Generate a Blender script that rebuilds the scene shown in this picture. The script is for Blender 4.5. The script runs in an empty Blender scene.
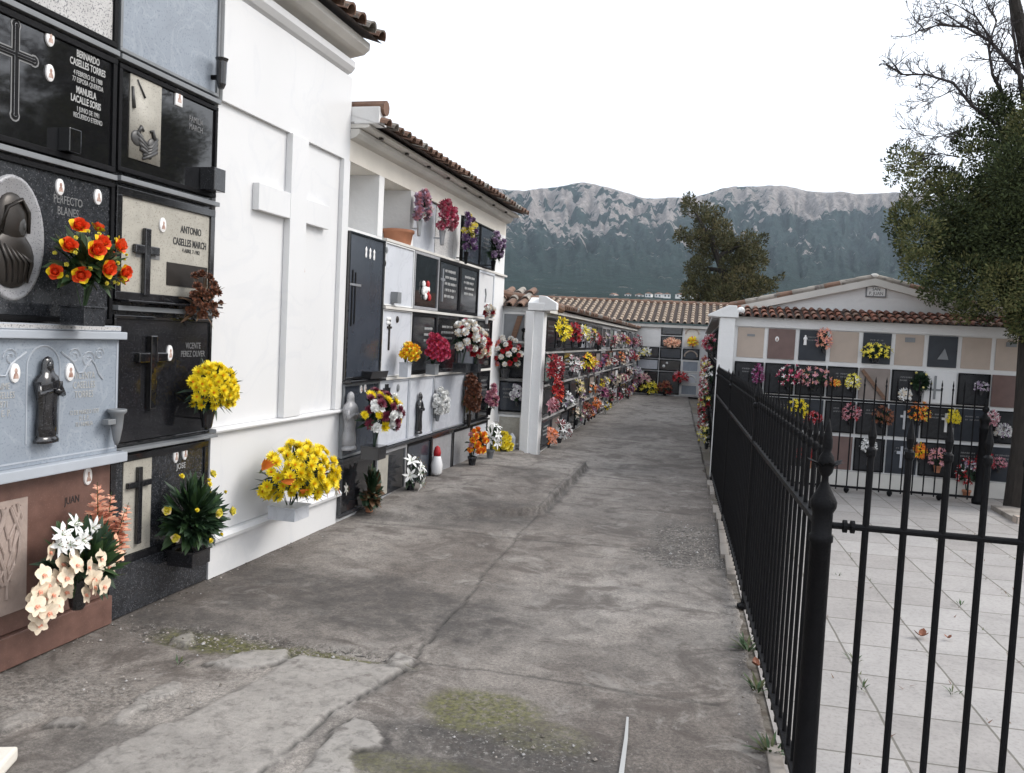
import bpy, bmesh, math, random
import numpy as np
from mathutils import Vector, Matrix
sc = bpy.context.scene
COL = sc.collection
R = math.radians
random.seed(7)

# ------------------------------------------------------------------ survey of the place
# The camera stands at (0,0,1.75); +Y runs down the lane, +X is right, Z is up.
F = 850.; CX, CY = 512., 386.5; EYE = 1.75
def _n(v):
    l = math.sqrt(sum(a*a for a in v)); return tuple(a/l for a in v)
def _x(a, b): return (a[1]*b[2]-a[2]*b[1], a[2]*b[0]-a[0]*b[2], a[0]*b[1]-a[1]*b[0])
CD = _n((700-CX, CY-345, -F))
CU = _n((.05, 1, (CD[0]*.05+CD[1])/-CD[2]))
CR = _x(CD, CU)
def ray(px, py):
    v = (px-CX, CY-py, -F)
    return tuple(sum(v[i]*a[i] for i in range(3)) for a in (CR, CD, CU))
def ground(px, py, z=0.):
    q = ray(px, py); t = (z-EYE)/q[2]; return (q[0]*t, q[1]*t)
def on_y(px, py, y):
    q = ray(px, py); k = y/q[1]; return (q[0]*k, y, q[2]*k+EYE)

class Face:
    """a wall face: x runs to the right along it, -y points out of it, z is up"""
    def __init__(s, p0, theta): 
        s.p0 = (p0[0], p0[1]); s.th = theta
        s.t = (math.cos(theta), math.sin(theta)); s.n = (math.sin(theta), -math.cos(theta))
    def P(s, a, z=0., out=0.):
        return Vector((s.p0[0]+s.t[0]*a+s.n[0]*out, s.p0[1]+s.t[1]*a+s.n[1]*out, z))
    def sz(s, px, py, out=0.):
        q = ray(px, py); n = s.n
        k = (s.p0[0]*n[0]+s.p0[1]*n[1]+out)/(q[0]*n[0]+q[1]*n[1])
        p = (q[0]*k, q[1]*k, q[2]*k+EYE)
        return ((p[0]-s.p0[0])*s.t[0]+(p[1]-s.p0[1])*s.t[1], p[2])
ANG = math.atan2(*ray(735, 346)[:2])
FA = Face(ground(207, 580), math.pi/2-ANG)
FB = Face(FA.P(1.9)[:2], math.pi/2-ANG)
FA.p0 = (FA.p0[0]-FA.n[0]*.05, FA.p0[1]-FA.n[1]*.05)
FC = Face((-2.27, 12.47), math.pi/2-R(.35))
FD = Face((-2.9, 12.3), 0.)
FK = Face((-3.6, 29.0), 0.)
FR = Face((.44, 11.75), 0.)
FP = Face((.30, 28.9), -math.pi/2-R(.0))

# ------------------------------------------------------------------ materials
M = {}
def material(name, col, rough=.6, var=.12, scale=6., bump=0., metal=0., spec=.5, col2=None, mix=(.45,.6), speck=None, veins=None, bscale=None, stretch=None):
    m = bpy.data.materials.new(name); m.use_nodes = True
    nt = m.node_tree; N = nt.nodes; b = N['Principled BSDF']
    tc = N.new('ShaderNodeTexCoord'); src = tc.outputs['Object']
    if stretch:
        mp = N.new('ShaderNodeMapping'); mp.inputs['Scale'].default_value = stretch
        nt.links.new(src, mp.inputs['Vector']); src = mp.outputs['Vector']
    n1 = N.new('ShaderNodeTexNoise'); n1.inputs['Scale'].default_value = scale; n1.inputs['Detail'].default_value = 6
    nt.links.new(src, n1.inputs['Vector'])
    rp = N.new('ShaderNodeValToRGB')
    c2 = col2 or tuple(min(1, c*(1+var)) for c in col); c1 = col if col2 else tuple(c*(1-var) for c in col)
    rp.color_ramp.elements[0].position = mix[0] if col2 else .3; rp.color_ramp.elements[1].position = mix[1] if col2 else .7
    rp.color_ramp.elements[0].color = (*c1, 1); rp.color_ramp.elements[1].color = (*c2, 1)
    nt.links.new(n1.outputs['Fac'], rp.inputs['Fac']); out = rp.outputs['Color']
    def mixin(fac, c):
        nonlocal out
        mx = N.new('ShaderNodeMix'); mx.data_type = 'RGBA'
        nt.links.new(fac, mx.inputs[0]); nt.links.new(out, mx.inputs[6]); mx.inputs[7].default_value = (*c, 1); out = mx.outputs[2]
    def ramp(sock, a, b_):
        q = N.new('ShaderNodeValToRGB'); q.color_ramp.elements[0].position = a; q.color_ramp.elements[1].position = b_
        nt.links.new(sock, q.inputs['Fac']); return q.outputs['Color']
    if speck:
        v = N.new('ShaderNodeTexNoise'); v.inputs['Scale'].default_value = speck[1]; v.inputs['Detail'].default_value = 2
        nt.links.new(src, v.inputs['Vector']); mixin(ramp(v.outputs['Fac'], speck[2], speck[2]+.08), speck[0])
    if veins:
        w = N.new('ShaderNodeTexNoise'); w.inputs['Scale'].default_value = veins[1]; w.inputs['Detail'].default_value = 8; w.inputs['Distortion'].default_value = 1.2
        nt.links.new(src, w.inputs['Vector'])
        a = N.new('ShaderNodeMath'); a.operation = 'SUBTRACT'; a.inputs[1].default_value = .5; nt.links.new(w.outputs['Fac'], a.inputs[0])
        c = N.new('ShaderNodeMath'); c.operation = 'ABSOLUTE'; nt.links.new(a.outputs[0], c.inputs[0])
        q = N.new('ShaderNodeMapRange'); q.inputs[1].default_value = 0; q.inputs[2].default_value = veins[2]; q.inputs[3].default_value = veins[3]; q.inputs[4].default_value = 0
        nt.links.new(c.outputs[0], q.inputs[0]); mixin(q.outputs[0], veins[0])
    nt.links.new(out, b.inputs['Base Color'])
    b.inputs['Roughness'].default_value = rough; b.inputs['Metallic'].default_value = metal; b.inputs['Specular IOR Level'].default_value = spec
    if bump:
        n2 = N.new('ShaderNodeTexNoise'); n2.inputs['Scale'].default_value = bscale or scale*4; n2.inputs['Detail'].default_value = 8
        nt.links.new(src, n2.inputs['Vector'])
        bp = N.new('ShaderNodeBump'); bp.inputs['Strength'].default_value = min(1, bump); bp.inputs['Distance'].default_value = .01
        nt.links.new(n2.outputs['Fac'], bp.inputs['Height']); nt.links.new(bp.outputs['Normal'], b.inputs['Normal'])
    M[name] = m; return m
mt = material
mt('whitewash', (.76,.76,.755), .8, .05, 1.5, .5, col2=(.64,.63,.61), mix=(.56,.8), bscale=18)
mt('white_marble', (.70,.70,.70), .35, .03, 1.2, veins=((.52,.54,.58), 1.1, .025, .15))
mt('cream_render', (.70,.66,.59), .85, .07, 2.5, .4, bscale=20)
mt('cornice_plaster', (.62,.60,.56), .8, .1, 3, .3)
mt('cement', (.36,.35,.34), .9, .15, 3, .6)
mt('black_granite', (.014,.014,.016), .10, .3, 30, spec=.8, speck=((.07,.07,.075), 160, .62))
mt('black_polish', (.010,.010,.011), .035, .2, 12, spec=1.)
mt('dark_granite', (.026,.028,.032), .15, .3, 30, spec=.7, speck=((.12,.12,.13), 150, .6))
mt('charcoal_slab', (.020,.021,.024), .28, .3, 20, spec=.25, speck=((.06,.06,.065), 120, .62))
mt('slate_dull', (.030,.035,.044), .28, .2, 8, spec=.25)
mt('slate_blue', (.040,.047,.060), .16, .15, 5, speck=((.09,.10,.12), 130, .62))
mt('grey_granite', (.33,.33,.34), .35, .1, 10, speck=((.12,.12,.13), 140, .58))
mt('speckled_granite', (.50,.49,.48), .45, .1, 10, speck=((.16,.16,.17), 110, .55))
mt('blue_marble', (.27,.305,.35), .3, .08, 5, veins=((.42,.45,.49), 4, .03, .3), speck=((.20,.23,.27), 90, .58))
mt('blue_marble_edge', (.40,.43,.47), .35, .06, 4)
mt('pale_marble', (.58,.60,.64), .35, .06, 3, veins=((.42,.44,.48), 3, .03, .4))
mt('mid_marble', (.44,.46,.50), .35, .08, 3, veins=((.62,.63,.66), 3, .03, .4))
mt('brown_granite', (.15,.083,.066), .3, .2, 14, speck=((.20,.12,.10), 120, .6))
mt('brown_slab', (.14,.085,.075), .4, .15, 10)
mt('carved_beige', (.34,.27,.235), .7, .2, 7, .5)
mt('dark_relief', (.055,.054,.053), .4, .15, 10)
mt('beige_slab', (.46,.38,.32), .7, .08, 5)
mt('beige_stone', (.38,.36,.31), .5, .1, 18, speck=((.22,.20,.17), 120, .6))
mt('green_marble', (.12,.155,.14), .25, .15, 6, veins=((.3,.34,.32), 4, .03, .5))
mt('rust_grey', (.24,.20,.18), .5, .2, 5)
mt('lettering_white', (.40,.40,.39), .5, .03)
mt('lettering_dark', (.03,.03,.03), .4, .03)
mt('lettering_grey', (.17,.17,.17), .4, .05)
mt('engraved_line', (.20,.20,.20), .5, .1)
mt('porcelain', (.82,.81,.80), .15, .02)
mt('portrait', (.30,.17,.13), .25, .5, 40, col2=(.55,.40,.34), mix=(.4,.6))
mt('bronze', (.035,.030,.026), .35, .2, 12, metal=.4)
mt('black_metal', (.007,.007,.008), .55, .2, 20, .3, spec=.12, bscale=120)
mt('kerb_stone', (.30,.27,.24), .9, .25, 5, .6, col2=(.16,.14,.12), mix=(.5,.68))
mt('steel', (.42,.43,.45), .35, .1, 8, metal=.8)
mt('lead_grey', (.20,.21,.22), .4, .1, 8)
mt('terracotta', (.46,.20,.11), .8, .12, 8, .3)
mt('plastic_white', (.75,.75,.74), .4, .03)
mt('wood_plank', (.17,.095,.06), .7, .2, 6, stretch=(1,1,12))
def tile_mat(name, a, b, c):
    m = material(name, a, .9, .2, 5, .6, col2=b, mix=(.38,.62), speck=(c, 9, .58), bscale=40); return m
tile_mat('roof_tile', (.145,.082,.057), (.22,.135,.095), (.14,.12,.10))
tile_mat('roof_tile_pale', (.30,.225,.165), (.38,.31,.24), (.23,.17,.13))
tile_mat('roof_tile_red', (.12,.050,.034), (.22,.085,.05), (.065,.05,.042))
tile_mat('roof_tile_lichen', (.22,.20,.175), (.34,.31,.27), (.14,.12,.11))
mt('tile_channel', (.050,.036,.030), .95, .3, 6)
for n, c in dict(leaf=(.035,.075,.022), leaf_dark=(.016,.040,.016), leaf_olive=(.075,.085,.025), leaf_lime=(.14,.20,.05), leaf_dry=(.12,.065,.03), fern=(.028,.060,.030)).items(): mt('f_'+n, c, .55, .25, 20)
for n, c in dict(yellow=(.84,.66,.014), lemon=(.80,.70,.10), white=(.80,.80,.78), cream=(.78,.66,.50), peach=(.80,.48,.32), coral=(.76,.34,.23), orange=(.78,.20,.02), red=(.40,.010,.015), crimson=(.22,.008,.018), pink=(.56,.27,.31), hotpink=(.46,.045,.11), magenta=(.26,.04,.14), purple=(.15,.07,.19), burgundy=(.16,.022,.045), rust=(.22,.075,.035), drybrown=(.13,.058,.035), lilac=(.36,.27,.38), flame=(.80,.085,.015)).items(): mt('b_'+n, c, .6, .14, 25)
for n, c in dict(pine_a=(.066,.082,.034), pine_b=(.034,.045,.021), pine_c=(.130,.130,.054), cyp_a=(.080,.082,.040), cyp_b=(.048,.046,.025), cyp_c=(.135,.115,.058)).items(): mt(n, c, .9, .3, 6, spec=.12)
mt('bark', (.028,.023,.019), .95, .3, 8, .8, stretch=(4,4,1))
mt('twig', (.040,.033,.032), .9, .2, 8)
mt('far_wall', (.75,.74,.72), .8, .05)
mt('far_roof', (.32,.20,.15), .9, .1)
mt('far_window', (.06,.07,.08), .3, .1)

# ------------------------------------------------------------------ mesh builder
class MB:
    def __init__(s): s.v = []; s.f = []; s.m = []; s.mats = []
    def mi(s, name):
        if name not in s.mats: s.mats.append(name)
        return s.mats.index(name)
    def add(s, vs, fs, mat):
        o = len(s.v); k = s.mi(mat); s.v += [tuple(p) for p in vs]
        for f in fs: s.f.append(tuple(i+o for i in f)); s.m.append(k)
        return s
    def box(s, x0, x1, y0, y1, z0, z1, mat):
        return s.add([(x0,y0,z0),(x1,y0,z0),(x1,y1,z0),(x0,y1,z0),(x0,y0,z1),(x1,y0,z1),(x1,y1,z1),(x0,y1,z1)],
            [(0,3,2,1),(4,5,6,7),(0,1,5,4),(1,2,6,5),(2,3,7,6),(3,0,4,7)], mat)
    def prism(s, poly, y0, y1, mat):
        """poly in x,z (counter-clockwise seen from -y), extruded from y0 (front) to y1"""
        n = len(poly)
        return s.add([(x,y0,z) for x,z in poly]+[(x,y1,z) for x,z in poly],
            [tuple(range(n)), tuple(range(2*n-1,n-1,-1))]+[(i,i+n,(i+1)%n+n,(i+1)%n) for i in range(n)], mat)
    def xprism(s, poly, x0, x1, mat):
        """profile in y,z extruded along x"""
        n = len(poly)
        return s.add([(x0,y,z) for y,z in poly]+[(x1,y,z) for y,z in poly],
            [tuple(range(n)), tuple(range(2*n-1,n-1,-1))]+[(i,i+n,(i+1)%n+n,(i+1)%n) for i in range(n)], mat)
    def lathe(s, prof, mat, n=16, c=(0,0,0), sx=1, sy=1, wob=None):
        vs = []
        for r, z in prof:
            for k in range(n):
                a = 2*math.pi*k/n; rr = r*(1+(wob(a, z) if wob else 0)); vs.append((c[0]+rr*math.cos(a)*sx, c[1]+rr*math.sin(a)*sy, c[2]+z))
        fs = [(i*n+k, i*n+(k+1)%n, (i+1)*n+(k+1)%n, (i+1)*n+k) for i in range(len(prof)-1) for k in range(n)]
        fs += [tuple(range(n-1,-1,-1)), tuple(range((len(prof)-1)*n, len(prof)*n))]
        return s.add(vs, fs, mat)
    def tube(s, pts, rad, mat, n=6):
        pts = [Vector(p) for p in pts]
        if not hasattr(rad, '__len__'): rad = [rad]*len(pts)
        vs = []
        for i, p in enumerate(pts):
            d = (pts[min(i+1,len(pts)-1)]-pts[max(i-1,0)]).normalized()
            a = d.cross(Vector((.31,.17,.93)) if abs(d.z) < .9 else Vector((1,0,0))).normalized(); b = d.cross(a)
            for k in range(n):
                t = 2*math.pi*k/n; vs.append(p+(a*math.cos(t)+b*math.sin(t))*rad[i])
        L = len(pts)
        return s.add(vs, [(i*n+k, i*n+(k+1)%n, (i+1)*n+(k+1)%n, (i+1)*n+k) for i in range(L-1) for k in range(n)]+[tuple(range(n-1,-1,-1)), tuple(range((L-1)*n, L*n))], mat)
    def ell(s, c, r, mat, n=10, m=7):
        prof = [(max(1e-4, math.sin(math.pi*i/m)), -math.cos(math.pi*i/m)) for i in range(m+1)]
        vs = []
        for q, z in prof:
            for k in range(n): vs.append((c[0]+q*math.cos(2*math.pi*k/n)*r[0], c[1]+q*math.sin(2*math.pi*k/n)*r[1], c[2]+z*r[2]))
        return s.add(vs, [(i*n+k, i*n+(k+1)%n, (i+1)*n+(k+1)%n, (i+1)*n+k) for i in range(m) for k in range(n)], mat)
    def petal(s, p, d, nrm, L, W, mat, bend=0., cup=0., segs=3, tip=.35):
        """leaf/petal from p along d, facing nrm; bends towards nrm by `bend`"""
        d = d.normalized(); side = d.cross(nrm)
        if side.length < 1e-4: side = d.cross(Vector((.3,.9,.2)))
        side.normalize(); up = side.cross(d)
        vs = []
        for i in range(segs+1):
            t = i/segs
            w = W*.5*(math.sin(math.pi*min(1, .12+t*.80))**.8)*(1 if t < 1 else tip)
            c = p+d*(L*t*(1-.25*abs(bend)*t))+up*(bend*L*t*t)
            vs += [c-side*w+up*cup*w, c+side*w+up*cup*w] if not cup else [c-side*w+up*cup*w, c, c+side*w+up*cup*w]
        k = 3 if cup else 2
        fs = [(i*k+j, i*k+j+1, (i+1)*k+j+1, (i+1)*k+j) for i in range(segs) for j in range(k-1)]
        return s.add(vs, fs, mat)
    def mesh(s, name, bevel=0., smooth=False):
        me = bpy.data.meshes.new(name); me.from_pydata(s.v, [], s.f)
        for n in s.mats: me.materials.append(M[n])
        me.polygons.foreach_set('material_index', s.m)
        if bevel:
            bm = bmesh.new(); bm.from_mesh(me)
            es = [e for e in bm.edges if len(e.link_faces) == 2 and e.calc_face_angle(0) > .6]
            bmesh.ops.bevel(bm, geom=es, offset=bevel, segments=2, affect='EDGES', profile=.6, clamp_overlap=True)
            bm.to_mesh(me); bm.free()
        if smooth: me.polygons.foreach_set('use_smooth', [True]*len(me.polygons))
        me.update(); return me
    def build(s, name, parent=None, bevel=0., smooth=False, loc=None, rz=0.):
        o = bpy.data.objects.new(name, s.mesh(name, bevel, smooth)); COL.objects.link(o)
        if parent: o.parent = parent
        if loc is not None: o.location = loc; o.rotation_euler = (0,0,rz)
        return o
def tag(o, label=None, cat=None, group=None, kind=None):
    for k, v in (('label',label),('category',cat),('group',group),('kind',kind)):
        if v: o[k] = v
    return o
def empty(name, loc, rz, label, cat, group=None):
    o = bpy.data.objects.new(name, None); o.empty_display_size = .1; COL.objects.link(o)
    o.location = loc; o.rotation_euler = (0,0,rz); return tag(o, label, cat, group)
def copy_tree(o, parent=None):
    c = o.copy(); COL.objects.link(c)
    if parent: c.parent = parent
    for ch in list(o.children): copy_tree(ch, c)
    return c
def inst(name, me, parent, loc, rot=None, scale=1.):
    o = bpy.data.objects.new(name, me); COL.objects.link(o); o.parent = parent; o.location = loc
    if rot is not None: o.rotation_mode = 'QUATERNION'; o.rotation_quaternion = rot
    o.scale = (scale,)*3 if not hasattr(scale, '__len__') else scale; return o
def text(parent, body, x, y, z, size, mat, name='inscription', align='CENTER', bold=0., sx=1., space=.95):
    cu = bpy.data.curves.new('inscription', 'FONT'); cu.body = body; cu.size = size; cu.align_x = align; cu.align_y = 'CENTER'
    cu.extrude = .0012; cu.offset = bold; cu.space_line = space; cu.resolution_u = 3
    t = bpy.data.objects.new('inscription', cu); COL.objects.link(t)
    dg = bpy.context.evaluated_depsgraph_get(); me = bpy.data.meshes.new_from_object(t.evaluated_get(dg))
    bpy.data.objects.remove(t); bpy.data.curves.remove(cu)
    for v in me.vertices:
        a, b, c = v.co; v.co = (x+a*sx, y-c, z+b)
    me.materials.clear(); me.materials.append(M[mat])
    o = bpy.data.objects.new(name, me); COL.objects.link(o); o.parent = parent; return o
EXPO, SKY, SUN, SUN_EL, SUN_AZ, HAZE, CLOUD = 1.15, .10, .9, 42., 72., .00009, 8.
# ------------------------------------------------------------------ grave slabs
def cross_mb(mb, cx, cz, w, h, t, y, d, mat, arm=.3, flare=False):
    z0, z1 = cz-h/2, cz+h/2; za = z1-h*arm
    mb.box(cx-t/2, cx+t/2, y-d, y, z0, z1, mat)
    mb.box(cx-w/2, cx-t/2-.0005, y-d*.98, y, za-t/2, za+t/2, mat); mb.box(cx+t/2+.0005, cx+w/2, y-d*.98, y, za-t/2, za+t/2, mat)
    return mb
def medallion(parent, x, y, z, w=.05, h=.07, square=False):
    mb = MB(); n = 20
    def ring(a, b, yy):
        if square: return [(x-a,yy,z-b),(x+a,yy,z-b),(x+a,yy,z+b),(x-a,yy,z+b)]
        return [(x+a*math.cos(2*math.pi*k/n), yy, z+b*math.sin(2*math.pi*k/n)) for k in range(n)]
    q = 4 if square else n
    a, b = w/2, h/2
    vs = ring(a, b, y)+ring(a*.96, b*.96, y-.008)+ring(a*.7, b*.72, y-.011)
    mb.add(vs, [(i*q+k, i*q+(k+1)%q, (i+1)*q+(k+1)%q, (i+1)*q+k) for i in range(2) for k in range(q)]+[tuple(range(2*q,3*q))], 'porcelain')
    o = mb.build('photo_medallion', parent)
    mb = MB(); mb.prism([(x+a*.5*math.cos(math.pi*k/8), z-b*.55+b*.62*math.sin(math.pi*k/8)) for k in range(9)], y-.0125, y-.0105, 'portrait')
    mb.ell((x, y-.0115, z+b*.24), (a*.30, .0025, b*.27), 'portrait', 8, 5); mb.build('portrait', o)
    return o
def statue_mb(mb, x, y, z, h, mat, s=1., depth=.55):
    """a robed, hooded standing figure on a small plinth"""
    prof = [(.17,0),(.175,.03),(.15,.06),(.13,.075),(.155,.09),(.15,.2),(.135,.35),(.14,.48),(.165,.60),(.175,.70),(.15,.765),(.105,.80),(.088,.83),(.086,.86),(.085,.90),(.076,.945),(.05,.98),(.002,1.)]
    mb.lathe([(r*h*s, t*h) for r, t in prof], mat, 18, (x,y,z), 1, depth, wob=lambda a, zz: .07*math.sin(5*a+zz*9/h)*(1 if .1 < zz/h < .75 else 0))
    for q in (-1, 1): mb.tube([(x+q*.15*h*s, y-.02*h, z+.70*h), (x+q*.17*h*s, y-.05*h, z+.56*h), (x+q*.03*h*s, y-.10*h, z+.61*h)], [.045*h*s,.045*h*s,.028*h*s], mat, 7)
    mb.ell((x, y-.040*h, z+.885*h), (.045*h*s,.02*h,.06*h), mat, 8, 6)
    return mb
def slab(face, s0, s1, z0, z1, label, panel, frame=None, fw=.035, th=.025, out=0., group=None, lines=None, simple=False, name='grave_slab', gap=.004):
    w, h = s1-s0-2*gap, z1-z0-2*gap
    e = empty(name, face.P((s0+s1)/2, z0+gap, out), face.th, label, 'grave slab', group)
    e['_w'] = w
    if frame:
        fb = MB(); a, t = w/2, th+.014
        fb.box(-a, a, -t, 0, 0, fw, frame); fb.box(-a, a, -t, 0, h-fw, h, frame)
        fb.box(-a, -a+fw, -t+.001, 0, fw+.0005, h-fw-.0005, frame); fb.box(a-fw, a, -t+.001, 0, fw+.0005, h-fw-.0005, frame)
        fb.build('frame', e, .003)
    i = fw+.001 if frame else 0
    MB().box(-w/2+i, w/2-i, -th, 0, i, h-i, panel).build('panel', e, .002)
    e['_th'] = th
    if lines:  # weathered lettering too small to read: short raised strokes
        rnd = random.Random(int(abs(s0*977+z0*131)*10)); mb = MB()
        lx, lz, lw, lh, k, m = lines
        for r_ in range(k):
            zz = lz*h+lh*h*(.5-(r_+.5)/k); x = -lw*w*.5*rnd.uniform(.7, 1)
            while x < lw*w*.5*rnd.uniform(.75, 1):
                q = rnd.uniform(.010, .022); hh = lh*h/k*rnd.uniform(.34, .5)
                mb.box(lx*w+x, lx*w+x+q*.45, -th-.002, -th+.001, zz-hh/2, zz+hh/2, m)
                mb.box(lx*w+x+q*.55, lx*w+x+q*.9, -th-.002, -th+.001, zz-hh/2*rnd.uniform(0,1), zz+hh/2, m)
                x += q*1.25+(.02 if rnd.random() < .15 else 0)
        mb.build('inscription', e)
    return e
def loc(face, e, px, py, out=.03):
    """survey point -> slab's own x, z"""
    s, z = face.sz(px, py, out); d = Vector((*face.P(s, 0)[:2], 0))-Vector((*face.P(0,0)[:2], 0))
    b = Vector((*e.location[:2], 0))-Vector((*face.P(0,0)[:2], 0)); t = Vector((*face.t, 0))
    return d.dot(t)-b.dot(t), z-e.location.z

# ------------------------------------------------------------------ flowers
BL = {}
def bloom(kind, col, col2=None):
    key = (kind, col, col2)
    if key in BL: return BL[key]
    mb = MB(); rnd = random.Random(len(BL)+3); Z = Vector((0,0,1)); c = 'b_'+col; c2 = 'b_'+(col2 or col)
    def rad(a, el): return Vector((math.cos(a)*math.cos(el), math.sin(a)*math.cos(el), math.sin(el)))
    if kind == 'chrysanthemum':
        for n, el, L in ((14,.05,1.),(13,.35,.92),(11,.7,.78),(8,1.1,.6)):
            for k in range(n):
                a = 2*math.pi*(k+rnd.random()*.5)/n; d = rad(a, el)
                mb.petal(Vector((0,0,0))+d*.08, d, Z-d*.3, L*rnd.uniform(.85,1.1), .34, c, .16, 0, 2, .6)
        mb.ell((0,0,.2), (.2,.2,.16), c2, 8, 4)
    elif kind == 'rose':
        for n, el, L, w in ((5,.35,.95,1.05),(5,.85,.98,.95),(4,1.15,.9,.8),(3,1.35,.85,.6)):
            for k in range(n):
                a = 2*math.pi*(k+rnd.random()*.3)/n+el*2; d = rad(a, el)
                mb.petal(d*.05, d, Z if el < .6 else -rad(a, 0)+Z*.3, L, w, c2 if el < .6 and k % 2 else c, .22, .35, 3, .75)
        mb.ell((0,0,.42), (.28,.28,.4), c, 8, 6)
    elif kind == 'lily':
        for k in range(6):
            d = rad(2*math.pi*k/6+.1*rnd.random(), .45)
            mb.petal(Vector((0,0,0)), d, Z, 1.15, .44 if k % 2 else .34, c, -.28, .25, 4, .1)
        for k in range(5):
            d = rad(2*math.pi*k/5, 1.05); mb.tube([(0,0,0), d*.7], .018, 'f_leaf_lime', 4); mb.ell(tuple(d*.72), (.05,.05,.04), 'b_rust', 6, 4)
    elif kind == 'orchid':
        for k, (a, w) in enumerate(((90,.72),(18,1.0),(162,1.0),(235,.66),(305,.66))):
            d = rad(R(a), .18); mb.petal(Vector((0,0,0)), d, Z, .95, w, c, -.1, .15, 4, .7)
        for a in (-60, -120): mb.petal(Vector((0,0,.05)), rad(R(a), .7), Z, .42, .3, c2, -.2, .3, 2)
        mb.ell((0,-.08,.12), (.15,.15,.14), c2, 8, 5)
    elif kind == 'carnation':
        for n, el, L in ((10,.0,.9),(10,.45,.95),(8,.9,.95),(5,1.3,.95)):
            for k in range(n):
                a = 2*math.pi*(k+rnd.random())/n; d = rad(a, el+rnd.uniform(-.1,.1)); mb.petal(d*.25, d, Z, L-.25, .55, c if rnd.random() < .7 else c2, rnd.uniform(-.2,.25), 0, 2, 1.1)
        mb.ell((0,0,.1), (.4,.4,.4), c, 8, 5)
    elif kind == 'strelitzia':
        for k in range(5):
            d = rad(R(-28+14*k), .25+.12*k); mb.petal(Vector((0,0,0)), d, Z, 1.2, .24, c, .1, .2, 3, .1)
        mb.petal(Vector((-.3,0,-.05)), rad(0,.1), Z, 1.2, .22, 'f_leaf_olive', .1, .4, 3, .1)
    elif kind == 'gladiolus':
        mb.tube([(0,0,0),(.02,0,1.0),(0,.03,2.1)], [.03,.025,.01], 'f_leaf', 5)
        for k in range(13):
            z = .2+k*.145; a = k*2.4; q = .62*(1-k/17)
            for j in range(5):
                d = rad(a+(j-2)*.55, .5); mb.petal(Vector((0,0,z)), d, Z, q, q*.75, c if j % 2 else c2, -.1, .2, 2, .6)
    me = mb.mesh(kind); BL[key] = me; return me
def sphdir(rnd, up=.35, out=.55):
    while True:
        d = Vector((rnd.uniform(-1,1), rnd.uniform(-1,1), rnd.uniform(-1,1)))
        if .1 < d.length < 1:
            d.normalize()
            if d.y < .35 and d.z > -.75: return d
NB = [0]; GROW = 1.18
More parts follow.
